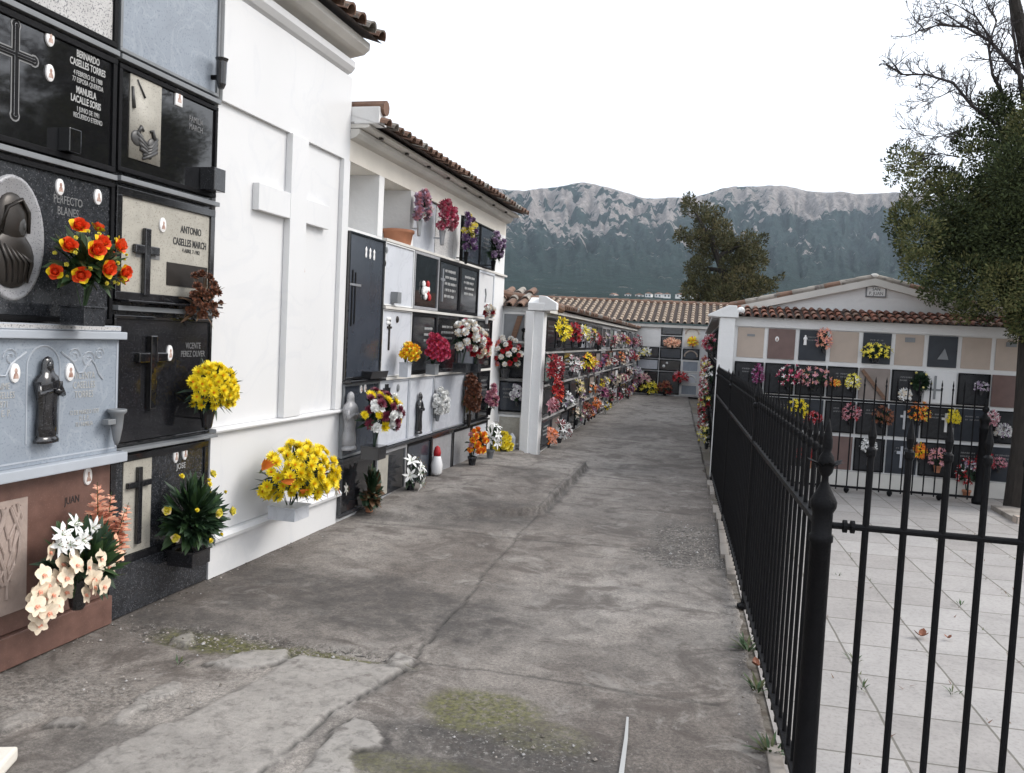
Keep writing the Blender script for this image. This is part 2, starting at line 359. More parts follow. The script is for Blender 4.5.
def bouquet(face, px, py, rx, ry, label, blooms, out=.12, leaf='f_leaf', nleaf=70, leaflen=.10, leafw=.035, vase=None, vh=None, name='flower_arrangement',
            cat='flowers', group=None, far=False, seed=None, leafdown=.5, flat=1., base_z=None, spread=1.0, pos=None, foliage2=None):
    """a bunch of flowers against a wall; px,py,rx,ry are its surveyed centre and half size"""
    NB[0] += 1; rnd = random.Random(seed or NB[0]*17)
    if pos: s, z, w, h = pos
    else:
        s, z = face.sz(px, py, out); dep = face.P(s, 0, out).y; w, h = GROW*rx*dep/F, GROW*ry*dep/F
    if vh is None: vh = max(.07, h*.5)
    zb = z-h*.75-vh if base_z is None else base_z
    cz = z-zb
    e = empty(name, face.P(s, zb, out), face.th, label, cat, group)
    dpt = min(w*flat, out+.12) 
    C = Vector((0, 0, cz))
    fb = MB(); LL = leaflen if not far else w*.45; LW = leafw if not far else w*.22
    for i in range(nleaf):
        d = sphdir(rnd); p = C+Vector((d.x*w*.35, d.y*dpt*.3, d.z*h*.35-.25*h*leafdown))
        if rnd.random() < leafdown*.5: d.z = -abs(d.z)*.8
        t = Vector((d.x*w, d.y*dpt, d.z*h))*rnd.uniform(.75,1.12)*spread
        q = C+t-p
        if (q.y+p.y) > out-.01: q.y = -abs(q.y)
        L = max(LL, q.length*.85)
        mat = leaf if (not foliage2 or rnd.random() < .65) else foliage2
        fb.petal(p, q, Vector((rnd.uniform(-.5,.5), -.6, 1)), L*rnd.uniform(.8,1.1), LW*rnd.uniform(.7,1.3), mat, rnd.uniform(-.35,.15), 0 if far else .2, 3 if not far else 2, .15)
    for i in range(10 if not far else 4):
        d = sphdir(rnd); fb.tube([(0,0,vh*.6), Vector((d.x*w*.3,d.y*dpt*.3,cz-h*.3)), C+Vector((d.x*w,d.y*dpt,d.z*h))*.8], .003 if not far else .004, leaf, 4)
    if nleaf: fb.build('foliage', e)
    pts = []
    if far: bb = MB()
    for kind, col, col2, size, cnt in blooms:
        for i in range(cnt):
            best = None
            for tr in range(12):
                d = sphdir(rnd)
                if d.z < -.6 and leafdown: continue
                if d.y > .1: d.y = -d.y
                p = C+Vector((d.x*w*.92, d.y*dpt, d.z*h*.92))*rnd.uniform(.8,1.)
                m = min([(p-o).length for o in pts] or [9])
                if best is None or m > best[0]: best = (m, p, d)
            m, p, d = best; pts.append(p)
            if far:
                me = bloom('carnation' if kind == 'carnation' else kind, col, col2) if False else None
                nn = (d+Vector((0,-.4,.2))).normalized(); sz_ = size*rnd.uniform(.8,1.2)
                for k in range(9):
                    a = 2*math.pi*k/9+rnd.random(); b_ = nn.orthogonal().normalized(); c_ = nn.cross(b_)
                    dd = b_*math.cos(a)+c_*math.sin(a)+nn*rnd.uniform(.2,1.1)
                    bb.petal(p, dd, nn, sz_*1.1, sz_*.75, 'b_'+(col if rnd.random() < .75 or not col2 else col2), rnd.uniform(-.2,.2), 0, 1, .9)
            else:
                q = Vector((0,0,1)).rotation_difference((d*.8+Vector((0,-.55,.25))).normalized())
                q = q @ Vector((0,0,1)).rotation_difference(Vector((rnd.uniform(-.3,.3), rnd.uniform(-.3,.3), 1)).normalized())
                inst(kind, bloom(kind, col, col2), e, p, q, size*rnd.uniform(.85,1.15))
    if far and blooms: bb.build('blossoms', e)
    if vase: vase_part(e, vase, vh, w, out)
    return e
def vase_part(e, vase, vh, w, out):
    kind, mat = vase.split(':'); mb = MB(); r = min(max(.035, w*.35), .11)
    if kind == 'box':
        r = min(r, out-.005) if out > .04 else r
        mb.box(-r, r, -r, r, 0, vh*.9, mat); mb.box(-r*1.1, r*1.1, -r*1.1, r*1.05, vh*.9, vh*1.0, mat); o = mb.build('vase', e, .004)
    elif kind == 'pot':
        mb.lathe([(r*.7,0),(r*.72,.005),(r*.95,vh*.75),(r*1.08,vh*.76),(r*1.08,vh),(r*.95,vh),(r*.9,vh*.85)], mat, 16); o = mb.build('pot', e, 0, True)
    elif kind == 'cup':   # vase held on a bracket that is screwed to the slab
        mb.lathe([(r*.4,0),(r*.5,vh*.1),(r*.62,vh*.5),(r*.85,vh),(r*.9,vh*1.04),(r*.8,vh*1.04),(r*.7,vh*.8)], mat, 14)
        o = mb.build('vase', e, 0, True); MB().box(-.008, .008, 0, max(.01, out-.02), vh*.45, vh*.55, mat).build('bracket', o)
    return o

# ------------------------------------------------------------------ tiled roofs: rows of barrel tiles over dark channels
def roof_tiles(name, parent, W, depth, rise, mat, pitch=.2, x0=0., y0=0., z0=0., rows=None, rad=None, seed=1, mats2=None):
    """eave at y0,z0 ; the slope climbs +depth in y and +rise in z"""
    rnd = random.Random(seed); mb = MB(); L = math.hypot(depth, rise); d = Vector((0, depth/L, rise/L)); u = Vector((0, -rise/L, depth/L))
    rows = rows or max(2, int(L/.33)); rl = L/rows; rad = rad or pitch*.34; n = max(1, int(round(W/pitch))); p = W/n
    mb.add([Vector((x0, y0, z0))+u*.002, Vector((x0+W, y0, z0))+u*.002, Vector((x0+W, y0, z0))+d*L+u*.002, Vector((x0, y0, z0))+d*L+u*.002], [(0,1,2,3)], 'tile_channel')
    for i in range(n):
        cx = x0+(i+.5)*p
        for j in range(rows):
            jx = rnd.uniform(-.008,.008); jz = rnd.uniform(-.004,.006); m = mat if not mats2 or rnd.random() > .25 else mats2
            a = Vector((cx+jx, y0, z0))+d*(j*rl-(.03+rnd.uniform(0,.015) if j == 0 else .02)); b = Vector((cx+jx*.4, y0, z0))+d*((j+1)*rl+.012)
            vs = []
            for c, r_, lift in ((a, rad*1.08, .022+jz), (b, rad*.88, .002)):
                for k in range(7):
                    t = math.pi*k/6; vs.append(c+Vector((-math.cos(t)*r_, 0, 0))+u*(math.sin(t)*r_*1.0+lift))
            for c, r_, lift in ((a, rad*.90, .018+jz),):
                for k in range(7):
                    t = math.pi*k/6; vs.append(c+Vector((-math.cos(t)*r_, 0, 0))+u*(math.sin(t)*r_+lift)+d*.002)
            mb.add(vs, [(k, k+1, k+8, k+7) for k in range(6)]+[(14+k, 15+k, k+1, k) for k in range(6)], m)
    return mb.build(name, parent)
# ================================================================== left wall, near block (A)
bA = empty('niche_building', FA.P(0), FA.th, 'tall whitewashed burial building at the left edge, its upper row hidden by the picture top', 'building')
MB().box(-4.2, 1.895, .004, 2.6, 0, 4.2, 'cement').build('wall', bA)
m = MB(); m.xprism([(0.003,3.90),(-.07,3.93),(-.10,3.97),(-.10,4.02),(.003,4.02)], -4.2, 1.86, 'white_marble')
m.xprism([(0.003,4.06),(-.16,4.09),(-.21,4.13),(-.21,4.185),(.003,4.195)], -4.2, 1.90, 'cornice_plaster')
m.box(-4.2, 1.88, -.012, .003, 4.02, 4.062, 'cornice_plaster'); m.box(-4.2, 1.88, -.05, .5, 4.197, 4.22, 'cement')
m.build('cornice', bA)
roof_tiles('tile_roof', bA, 6.15, 2.2, .72, 'roof_tile', .2, -4.2, -.30, 4.195, seed=2, mats2='roof_tile_lichen')
m = MB(); m.box(-4.2, -1.88, -.03, 0, 0, 3.9, 'cement'); m.box(-1.88, -.005, -.02, 0, 3.93, 3.96, 'cement')
m.build('rendering', bA)
MB().box(-1.879, -.003, -.006, .003, 0, 3.928, 'dark_granite').build('backing', bA)
for a, b, zz, o_ in ((-1.875,-.945,3.162,.055),(-1.875,-.945,2.492,.055),(-.935,-.006,3.157,.06),(-.935,-.006,2.497,.07),(-.935,-.006,1.782,.07)): MB().box(a, b, -o_, -.0065, zz, zz+.028, 'lead_grey').build('ledge', bA, .003)

# white marble tomb front
tF = empty('marble_tomb_front', FA.P(0), FA.th, 'white marble tomb front with a large raised cross, tall and plain', 'tomb')
a0, a1 = .004, 1.9
m = MB()
m.box(a0, a1, -.03, 0, 1.03, 3.19, 'white_marble')          # sunk field
m.box(a0, a1, -.06, 0, 3.19, 3.9, 'white_marble')           # lintel
m.build('panel', tF, .003)
MB().box(a0, a1, -.045, 0, .31, 1.0, 'white_marble').build('lower_panel', tF, .003)
MB().box(a0, a1+.01, -.055, 0, 0, .255, 'white_marble').build('plinth', tF, .003)
m = MB(); m.xprism([(0,.256),(-.10,.256),(-.105,.28),(-.08,.305),(0,.309)], a0, a1+.008, 'white_marble'); m.build('moulding', tF)
m = MB(); m.xprism([(0,1.0),(-.085,1.0),(-.09,1.012),(-.085,1.028),(0,1.029)], a0-.004, a1+.012, 'white_marble'); m.build('ledge', tF)
m = MB(); m.box(.88, 1.13, -.085, -.0305, 1.031, 3.189, 'white_marble'); m.box(.44, .8795, -.083, -.0305, 2.55, 2.74, 'white_marble'); m.box(1.1305, 1.52, -.083, -.0305, 2.55, 2.74, 'white_marble')
m.build('cross', tF, .004)
m = MB(); m.box(1.78, a1-.002, -.07, -.0305, 1.031, 3.189, 'white_marble'); m.build('pilaster', tF, .003)
s_, z_ = FA.sz(303, 270, .03)
medallion(tF, s_, -.031, z_, .035, .06)

GA = 'grave slabs of the near left block'
# --- column 1
e = slab(FA, -1.875, -.945, 3.2, 3.9, 'speckled pale granite slab at the top left corner of the photo, above the polished black one', 'speckled_granite', 'black_metal', .03, .03, group=GA)
e = slab(FA, -1.875, -.945, 2.53, 3.15, 'polished black slab with outlined cross, white inscription and two oval portraits', 'black_polish', 'black_metal', .03, .03, group=GA)
x, z = loc(FA, e, 15, 70); t = MB()
def outline_cross(mb, cx, cz, w, h, t_, y, mat, lw=.014):
    a = h*.32
    for g, mm in ((lw, mat), (0, 'black_metal')):
        T = t_+g
        mb.box(cx-T/2, cx+T/2, y-.002-(0 if g else .002), y, cz-h/2-g/2, cz+h/2+g/2, mm)
        mb.box(cx-w/2-g/2, cx+w/2+g/2, y-.0021-(0 if g else .002), y, cz+h/2-a-T/2, cz+h/2-a+T/2, mm)
        for px_, pz_ in ((cx,cz+h/2),(cx,cz-h/2),(cx-w/2,cz+h/2-a),(cx+w/2,cz+h/2-a)): mb.prism([(px_+T*.62*math.cos(2*math.pi*k/10), pz_+T*.62*math.sin(2*math.pi*k/10)) for k in range(10)], y-.0023-(0 if g else .002), y, mm)
outline_cross(t, x, z, .22, .42, .035, -.03, 'engraved_line'); outline_cross(t, x, z, .215, .415, .012, -.0345, 'grey_granite', .004); t.build('cross', e)
for p in ((49,38),(49,73)): medallion(e, *[(v[0], -.031, v[1]) for v in [loc(FA, e, *p)]][0], .055, .085)
x, z = loc(FA, e, 88, 63); text(e, 'BERNARDO\nCASELLES TORRES', x, -.031, z, .050, 'lettering_white', sx=.62, bold=.001)
x, z = loc(FA, e, 88, 81); text(e, '4 FEBRERO DE 1988\n77 ESPOSA QUERIDA', x, -.031, z, .036, 'lettering_white', sx=.66)
x, z = loc(FA, e, 86, 98); text(e, 'MANUELA\nLACALLE SORIS', x, -.031, z, .050, 'lettering_white', sx=.62, bold=.001)
x, z = loc(FA, e, 88, 116); text(e, '1 JUNIO DE 1991\nRECUERDO ETERNO', x, -.031, z, .036, 'lettering_white', sx=.62)
x, z = loc(FA, e, 64, 149); MB().box(x-.04, x+.04, -.10, -.031, .032, .15, 'black_polish').build('vase', e, .004)
e = slab(FA, -1.875, -.945, 1.70, 2.48, 'dark slab with oval relief of a veiled head, above the pale blue-grey slab', 'dark_granite', 'black_metal', .025, .03, group=GA)
x, z = loc(FA, e, 12, 238); t = MB()
n = 32; ring = lambda a, b, y: [(x+a*math.cos(2*math.pi*k/n), y, z+b*math.sin(2*math.pi*k/n)) for k in range(n)]
vs = ring(.185,.30,-.03)+ring(.18,.295,-.045)+ring(.165,.28,-.045)+ring(.155,.27,-.036)
t.add(vs, [(i*n+k, i*n+(k+1)%n, (i+1)*n+(k+1)%n, (i+1)*n+k) for i in range(3) for k in range(n)]+[tuple(range(3*n,4*n))], 'grey_granite')
t.ell((x-.01,-.036,z+.09),(.095,.03,.125),'bronze',16,10); t.ell((x+.025,-.046,z+.065),(.040,.020,.058),'dark_relief',12,9); t.ell((x+.038,-.064,z+.06),(.006,.007,.018),'dark_relief',6,5); t.tube([(x-.085,-.05,z+.02),(x-.06,-.062,z+.14),(x+.02,-.066,z+.185),(x+.07,-.058,z+.13),(x+.078,-.05,z+.03)],[.012,.011,.010,.010,.008],'bronze',7)
t.ell((x-.01,-.038,z-.10),(.135,.028,.14),'bronze',16,9)
for k in range(5): t.tube([(x-.10+.03*k,-.058,z-.02-.012*k),(x-.06+.035*k,-.068,z-.11),(x-.05+.03*k,-.055,z-.21)],[.006,.010,.005],'bronze',5)
t.build('oval_relief', e, 0, True)
for p in ((59,187),(97,197)): v = loc(FA, e, *p); medallion(e, v[0], -.031, v[1], .055, .085)
x, z = loc(FA, e, 68, 207); text(e, 'PERFECTO\nBLANES', x, -.031, z, .06, 'lettering_grey', sx=.7)
e = slab(FA, -1.875, -.945, .99, 1.622, 'pale blue-grey slab with black robed statue, scrollwork and two oval portraits', 'blue_marble', None, 0, .09, group=GA)
w = e['_w']/2
MB().box(-w-.004, w+.03, -.14, 0, -.055, -.001, 'blue_marble_edge').build('sill', e, .006)
m = MB(); m.box(-w-.004, w+.025, -.125, 0, .626, .668, 'blue_marble_edge'); m.box(-w-.004, w+.005, -.10, 0, .669, .70, 'speckled_granite'); m.build('cornice', e, .006)
x, z = loc(FA, e, 43, 395, .09); t = MB(); Lm = 'blue_marble_edge'
arc = [(x-.105,z-.235)]+[(x-.105*math.cos(math.pi*k/12), z+.14+.105*math.sin(math.pi*k/12)) for k in range(13)]+[(x+.105,z-.235)]
for q in range(len(arc)-1): t.tube([(arc[q][0],-.091,arc[q][1]),(arc[q+1][0],-.091,arc[q+1][1])], .005, Lm, 5)
for sgn in (-1,1):
    t.tube([(x+sgn*(.11+.3*k/10), -.091, z+.215-.02*k+.10*(k/10)**2+(.05*math.sin(k*1.1) if k > 2 else 0)) for k in range(11)], .006, Lm, 5)
    for cxx, czz, rr in ((.20,.19,.045),(.30,.17,.05),(.38,.20,.035)):
        t.tube([(x+sgn*(cxx+rr*(1-k/22)*math.cos(k*.55)), -.091, z+czz+rr*(1-k/22)*math.sin(k*.55)) for k in range(18)], .0045, Lm, 4)
for xa, xb, za, zb in ((-w+.01,-w+.02,.02,.61),(w-.02,w-.01,.02,.61),(-w+.01,w-.01,.02,.028)): t.box(xa, xb, -.093, -.089, za, zb, Lm)
t.build('scrollwork', e)
statue_mb(MB(), x, -.115, z-.235, .43, 'black_granite', 1.0, .5).build('statue', e, 0, True)
for p in ((14,373),(69,372)): v = loc(FA, e, *p, .09); medallion(e, v[0], -.091, v[1], .06, .095)
x, z = loc(FA, e, 84, 385, .09); text(e, 'VICENTA\nCASELLES\nTORRES', x, -.091, z, .052, 'lettering_white', sx=.72)
x, z = loc(FA, e, 84, 418, .09); text(e, '12 DE MARZO 1979\nD. E. P.\nTU FAMILIA', x, -.091, z, .034, 'lettering_white', sx=.72)
x, z = loc(FA, e, 6, 400, .09); text(e, 'JAIME\nCASELLES\n1971\nD. E. P.', x-.02, -.091, z, .045, 'lettering_white', sx=.72)
e = slab(FA, -1.875, -.945, .17, .93, 'reddish brown granite slab with pale carved drapery and one oval portrait, lowest at the left', 'brown_granite', None, 0, .05, group=GA)
w = e['_w']/2
MB().box(-w-.004, w+.01, -.075, 0, -.168, -.005, 'brown_granite').build('plinth', e, .005)
m = MB(); m.box(-w+.005, -w+.34, -.058, -.049, .10, .66, 'carved_beige')
q = random.Random(77)
for k in range(16):
    x0_ = q.uniform(.03,.30); m.tube([(-w+min(.325,max(.02,x0_+.05*math.sin(j*.9+k)*q.uniform(.4,1))), -.060, .64-.075*j-q.uniform(0,.02)) for j in range(q.randint(3,7))], q.uniform(.005,.011), 'carved_beige', 6)
m.build('carved_relief', e, 0, False)
v = loc(FA, e, 87, 476, .05); medallion(e, v[0], -.051, v[1], .06, .10)
x, z = loc(FA, e, 72, 500, .05); text(e, 'JUAN', x, -.051, z, .055, 'lettering_dark', sx=.8)
# --- column 2
e = slab(FA, -.935, -.008, 3.2, 3.9, 'smooth blue-grey marble slab with small black vase, topmost in its column beside the white tomb', 'blue_marble', 'lead_grey', .02, .03, group=GA)
x, z = loc(FA, e, 212, 70); m = MB(); m.lathe([(.018,0),(.03,.03),(.034,.17),(.042,.19),(.03,.19)], 'black_granite', 12, (x,-.10,z-.12)); m.box(x-.012, x+.012, -.08, -.03, z-.06, z-.035, 'black_metal'); m.build('vase', e)
e = slab(FA, -.935, -.008, 2.55, 3.14, 'mirror-dark slab with beige panel of carved hands and square portrait', 'black_polish', 'black_metal', .025, .03, group=GA)
m = MB(); xa, za = loc(FA, e, 128, 160); xb, zb = loc(FA, e, 161, 90)
m.box(xa, xb, -.036, -.029, .09, .555, 'beige_stone')
def rel(pts, r): m.tube([(xa+(xb-xa)*u, -.04, .06+.5*v) for u, v in pts], r, 'dark_relief', 7)
m.ell((xa+(xb-xa)*.24,-.036,.06+.5*.30),(.055,.012,.045),'dark_relief',10,6); m.ell((xa+(xb-xa)*.74,-.036,.06+.5*.26),(.05,.012,.05),'dark_relief',10,6)
for k in range(4): rel([(.20+.04*k,.36-.055*k),(.40+.04*k,.29-.04*k),(.60+.02*k,.25-.045*k)], [.014,.013,.009])
for k in range(4): rel([(.84,.36-.05*k),(.66-.02*k,.24-.035*k),(.46-.02*k,.22-.045*k)], [.014,.013,.009])
rel([(.78,.34),(.70,.44),(.64,.42)], [.013,.012,.008]); rel([(.25,.36),(.34,.44),(.42,.40)], [.013,.012,.008])
rel([(.2,.95),(.45,.78)], [.004,.006]); rel([(.05,.85),(.1,.62)], [.008,.012])
m.build('carved_hands', e, 0, True)
x, z = loc(FA, e, 178, 98); medallion(e, x, -.031, z, .07, .10, True)
x, z = loc(FA, e, 196, 125); text(e, 'FAMILIA\nMARCH', x, -.031, z, .05, 'lettering_grey', sx=.8)
m = MB(); x, z = loc(FA, e, 205, 187); m.box(x-.06, x+.06, -.14, -.031, .025, .17, 'black_granite'); m.build('vase', e, .005)
e = slab(FA, -.935, -.008, 1.84, 2.475, 'beige-grey slab in black frame with dark cross and name in dark letters', 'beige_stone', 'black_granite', .045, .03, group=GA)
x, z = loc(FA, e, 144, 262); m = MB(); cross_mb(m, x+.03, z-.02, .21, .38, .05, -.03, .003, 'lettering_grey', .32); m.build('inlay', e)  # flat grey copy, offset right and down as the raised cross's painted shadow
m = MB(); cross_mb(m, x, z, .21, .39, .05, -.034, .025, 'black_granite', .32); m.build('cross', e, .006)
v = loc(FA, e, 162, 225); medallion(e, v[0], -.031, v[1], .06, .09)
x, z = loc(FA, e, 191, 233); text(e, 'ANTONIO', x, -.031, z+.01, .062, 'lettering_dark', sx=.72, bold=.001)
x, z = loc(FA, e, 190, 245); text(e, 'CASELLES MARCH', x, -.031, z+.006, .062, 'lettering_dark', sx=.68, bold=.001)
x, z = loc(FA, e, 191, 252); text(e, '4 ABRIL 7-1982', x, -.031, z, .035, 'lettering_dark', sx=.8)
xa, za = loc(FA, e, 166, 285); MB().box(xa, .40, -.034, -.029, za-.0, za+.14, 'bronze').build('plaque', e)
MB().box(-.44, .46, -.12, 0, -.012, -.001, 'black_granite').build('shelf', e, .003)
e = slab(FA, -.935, -.008, 1.0, 1.76, 'glossy black slab with black relief cross beside the yellow chrysanthemums', 'black_granite', 'black_polish', .02, .03, group=GA)
x, z = loc(FA, e, 149, 372); m = MB(); cross_mb(m, x, z, .26, .44, .06, -.031, .035, 'black_polish', .3); m.build('cross', e, .008)
v = loc(FA, e, 169, 353); medallion(e, v[0], -.031, v[1], .055, .10)
x, z = loc(FA, e, 193, 350); text(e, 'VICENTE\nPEREZ OLIVER', x, -.031, z, .055, 'lettering_grey', sx=.72)
MB().box(-.46, .46, -.11, 0, -.025, -.006, 'lead_grey').build('shelf', e, .003)
e = slab(FA, -.935, -.008, .31, .955, 'black slab with beige panel and slim dark cross, lowest in its column, two small portraits', 'dark_granite', 'black_granite', .04, .03, group=GA)
m = MB(); xa, _ = loc(FA, e, 122, 500); xb, _ = loc(FA, e, 150, 500); m.box(xa, xb, -.036, -.029, .045, .60, 'beige_stone'); m.build('inlay', e)
x, z = loc(FA, e, 136, 505); m = MB(); cross_mb(m, x, z, .20, .46, .035, -.036, .025, 'black_granite', .22); m.build('cross', e, .004)
for p in ((175,456),(184,453)): v = loc(FA, e, *p); medallion(e, v[0], -.031, v[1], .05, .09)
x, z = loc(FA, e, 181, 466); text(e, 'JOSE', x, -.031, z, .05, 'lettering_white', sx=.9)
MB().box(-.465, .465, -.05, 0, -.306, -.004, 'dark_granite').build('plinth', e, .004)
# grey urn on its arm beside the pale slab
s_, z_ = FA.sz(117, 420, .14); e = empty('wall_urn', FA.P(s_, z_-.14, .14), FA.th, 'grey metal urn fixed beside the pale blue-grey slab', 'urn')
MB().lathe([(.006,0),(.018,.03),(.03,.10),(.036,.17),(.05,.185),(.05,.20),(.04,.20),(.035,.17)], 'lead_grey', 16).build('cup', e, 0, True)
m = MB(); m.box(-.09, -.03, -.02, .02, .12, .15, 'lead_grey'); m.box(-.012, .012, .02, .139, .125, .145, 'lead_grey'); m.build('bracket', e, .004)

# ================================================================== second left block (B)
bB = empty('niche_building', FB.P(0), FB.th, 'white burial building with tiled eave and recessed top niches, beyond the white tomb', 'building')
m = MB(); m.box(.002, 5.25, .004, 2.6, 0, 2.63, 'whitewash'); m.box(.002, 5.25, .36, 2.6, 2.63, 3.6, 'whitewash'); m.build('wall', bB)
m = MB(); m.box(.002, 5.25, .0, .359, 3.2, 3.6, 'cream_render')
for a, b in ((.002,.03),(.67,.79),(1.48,1.59),(3.0,3.15),(4.66,5.25)): m.box(a, b, .001, .359, 2.631, 3.199, 'whitewash')
m.build('niche_piers', bB)
for k, zz in enumerate((.55, 1.25, 1.95, 2.60)): MB().box(.002 if k in (0,) else .8, 4.66 if k < 3 else 5.28, -.06 if k != 3 else -.045, .003, zz, zz+.028, 'cornice_plaster' if k else 'dark_granite').build('ledge', bB, .003)
m = MB(); m.xprism([(0,3.38),(-.06,3.40),(-.09,3.43),(-.09,3.47),(0,3.47)], .002, 5.28, 'cornice_plaster'); m.xprism([(0,3.475),(-.15,3.478),(-.18,3.485),(-.18,3.505),(0,3.51)], .002, 5.32, 'cornice_plaster')
m.box(.002, 5.2, -.04, .4, 3.511, 3.53, 'cement'); m.build('cornice', bB)
for k in range(8): MB().box(.35+.62*k, .39+.62*k, -.15, -.12, 3.455, 3.474, 'bronze').build('drain_spout', bB)
roof_tiles('tile_roof', bB, 5.25, 2.0, .60, 'roof_tile', .15, .0, -.29, 3.50, seed=3, mats2='roof_tile_lichen')
m = MB(); m.box(.003, .17, -.27, .3, 3.512, 3.66, 'whitewash'); m.build('parapet', bB, .01)
m = MB()
for k in range(2):
    m.tube([(.085, -.30+.3*k, 3.66), (.085, .02+.3*k, 3.67)], [.066,.056], 'roof_tile', 10)
m.build('ridge_tile', bB)
MB().box(4.68, 5.25, -.012, .003, .0, 2.598, 'whitewash').build('corner_strip', bB, .004)
GB = 'grave slabs of the second left block'
cB = [.004, .79, 1.58, 2.35, 3.13, 3.9, 4.65]
rB = {5:(.04,.55), 4:(.58,1.25), 3:(1.28,1.95), 2:(1.98,2.60)}
e = slab(FB, .004, .785, 1.28, 2.60, 'tall polished slate-dark slab with thin cross, the height of two niches', 'slate_blue', 'black_polish', .02, .03, group=GB)
x, z = loc(FB, e, 352, 290); m = MB(); m.box(x-.012, x+.012, -.036, -.03, z-.32, z+.18, 'black_metal'); m.box(x+.05, x+.07, -.036, -.03, z-.30, z+.16, 'black_metal'); m.box(x-.06, x+.17, -.038, -.0305, z+.04, z+.06, 'steel'); m.build('cross', e)
for k in range(3): x, z = loc(FB, e, 366+4*k, 252+1.4*k); MB().lathe([(.012,0),(.02,.02),(.014,.05),(.02,.075),(.002,.1)], 'porcelain', 8, (x,-.033,z-.05), 1, .3).build('ornament', e)
MB().box(-.39, .40, -.10, 0, -.028, -.004, 'black_granite').build('shelf', e, .003)
x, z = loc(FB, e, 369, 358, .1); m = MB(); m.xprism([(-.14,.07),(-.12,.0),(-.0315,.0),(-.0315,.07)], -.02, .36, 'black_granite'); m.build('trough', e, .004)
def S(c, r, label, pan, fr=None, **k): return slab(FB, cB[c], cB[c+k.pop('span',1)], *rB[r], label, pan, fr, group=GB, **k)
e = slab(FB, .80, 1.57, 1.98, 2.60, 'plain pale marble slab with tiny ornaments, right of the tall dark slab', 'pale_marble', 'plastic_white', .014, group=GB)
x, z = loc(FB, e, 386, 250); m = MB(); m.ell((x,-.03,z),(.025,.02,.04),'lead_grey',8,6); m.ell((x-.02,-.03,z-.13),(.02,.015,.035),'bronze',8,6); m.build('ornament', e)
x, z = loc(FB, e, 393, 298); m = MB(); m.box(x-.05, x+.05, -.10, -.026, .03, .14, 'lead_grey'); m.build('vase', e, .003)
e = S(2, 2, 'dark framed glass-fronted niche with red and white flowers inside', 'black_polish', 'grey_granite', fw=.03)
m = MB()
for k in range(10): m.ell((random.uniform(-.12,.12), -.04, random.uniform(.12,.30)), (.04,.02,.04), random.choice(['b_white','b_red','b_white','b_pink']), 7, 5)
m.build('flower_relief', e)
e = S(3, 2, 'dark slab with slanting white script in the second row, right of the glass-fronted niche', 'dark_granite', 'black_metal', lines=(.05,.55,.55,.6,5,'lettering_white'))
m = MB(); x = -.24; m.box(x-.015, x+.015, -.035, -.025, .12, .5, 'steel'); m.box(x-.07, x+.07, -.034, -.025, .36, .39, 'steel'); m.build('cross', e)
e = S(4, 2, 'dark slab with white script and little figures, immediately left of the white slab', 'dark_granite', 'black_metal', lines=(0,.6,.6,.45,4,'lettering_white'))
e = S(5, 2, 'bright white slab with engraved motif at the far corner of the second row', 'white_marble', 'pale_marble', fw=.03); m = MB(); m.tube([(-.04,-.027,.38),(.0,-.027,.30),(-.03,-.027,.2)], .014, 'lead_grey', 6); m.build('inlay', e)
e = slab(FB, .80, 1.57, 1.28, 1.95, 'pale marble slab with little cross and blossoms motif, third row', 'pale_marble', 'plastic_white', .012, group=GB)
x, z = loc(FB, e, 389, 335); m = MB(); cross_mb(m, x, z, .10, .3, .022, -.026, .012, 'bronze', .25)
for k in range(6): m.ell((x-.05+.03*(k%3), -.03, z+.16-.04*(k//3)), (.02,.012,.02), 'plastic_white', 7, 5)
m.ell((x+.2,-.03,z+.16),(.03,.015,.035),'bronze',8,6); m.build('cross', e)
S(2, 3, 'dark granite slab with small steel cross behind the red flowers', 'dark_granite', 'black_metal', lines=(.2,.65,.4,.3,3,'lettering_white'))
S(3, 3, 'dark granite slab behind the left part of the large white and red bouquets', 'black_granite', 'dark_granite', lines=(0,.7,.6,.3,3,'lettering_white'))
S(4, 3, 'dark granite slab behind the right part of the large white and red bouquets', 'slate_blue', 'black_metal', lines=(0,.7,.6,.3,3,'lettering_grey'))
S(5, 3, 'black slab with white lettering directly below the bright white slab', 'black_granite', 'black_metal', lines=(.1,.65,.5,.4,4,'lettering_white'))
e = S(0, 4, 'dark slate slab behind the pale statue and the mixed bouquet', 'slate_blue', 'lead_grey', fw=.02)
statue_mb(MB(), *[(v[0], -.08, v[1]-.30) for v in [loc(FB, e, 350, 416, .08)]][0], .52, 'grey_granite', 1.15).build('statue', e, 0, True)
for k in range(2): v = loc(FB, e, 361+4*k, 389-k, .03); medallion(e, v[0], -.026, v[1], .05, .08)
e = S(1, 4, 'pale grey slab with short black cross, fourth row', 'pale_marble', 'mid_marble', fw=.02); x, z = loc(FB, e, 386, 393); m = MB(); cross_mb(m, x, z, .14, .18, .05, -.026, .02, 'black_granite', .35); m.build('cross', e); x, z = loc(FB, e, 398, 388); m = MB(); m.ell((x,-.03,z),(.03,.015,.04),'lead_grey',8,6); m.build('ornament', e)
e = S(2, 4, 'pale grey slab with slender black statue', 'pale_marble', 'mid_marble', fw=.02); statue_mb(MB(), *[(v[0], -.055, v[1]-.24) for v in [loc(FB, e, 420, 412, .06)]][0], .46, 'black_granite', .8).build('statue', e, 0, True)
e = slab(FB, 2.35, 3.52, .58, 1.25, 'wide mid-grey slab bearing the white flower wreath', 'mid_marble', 'lead_grey', .015, group=GB)
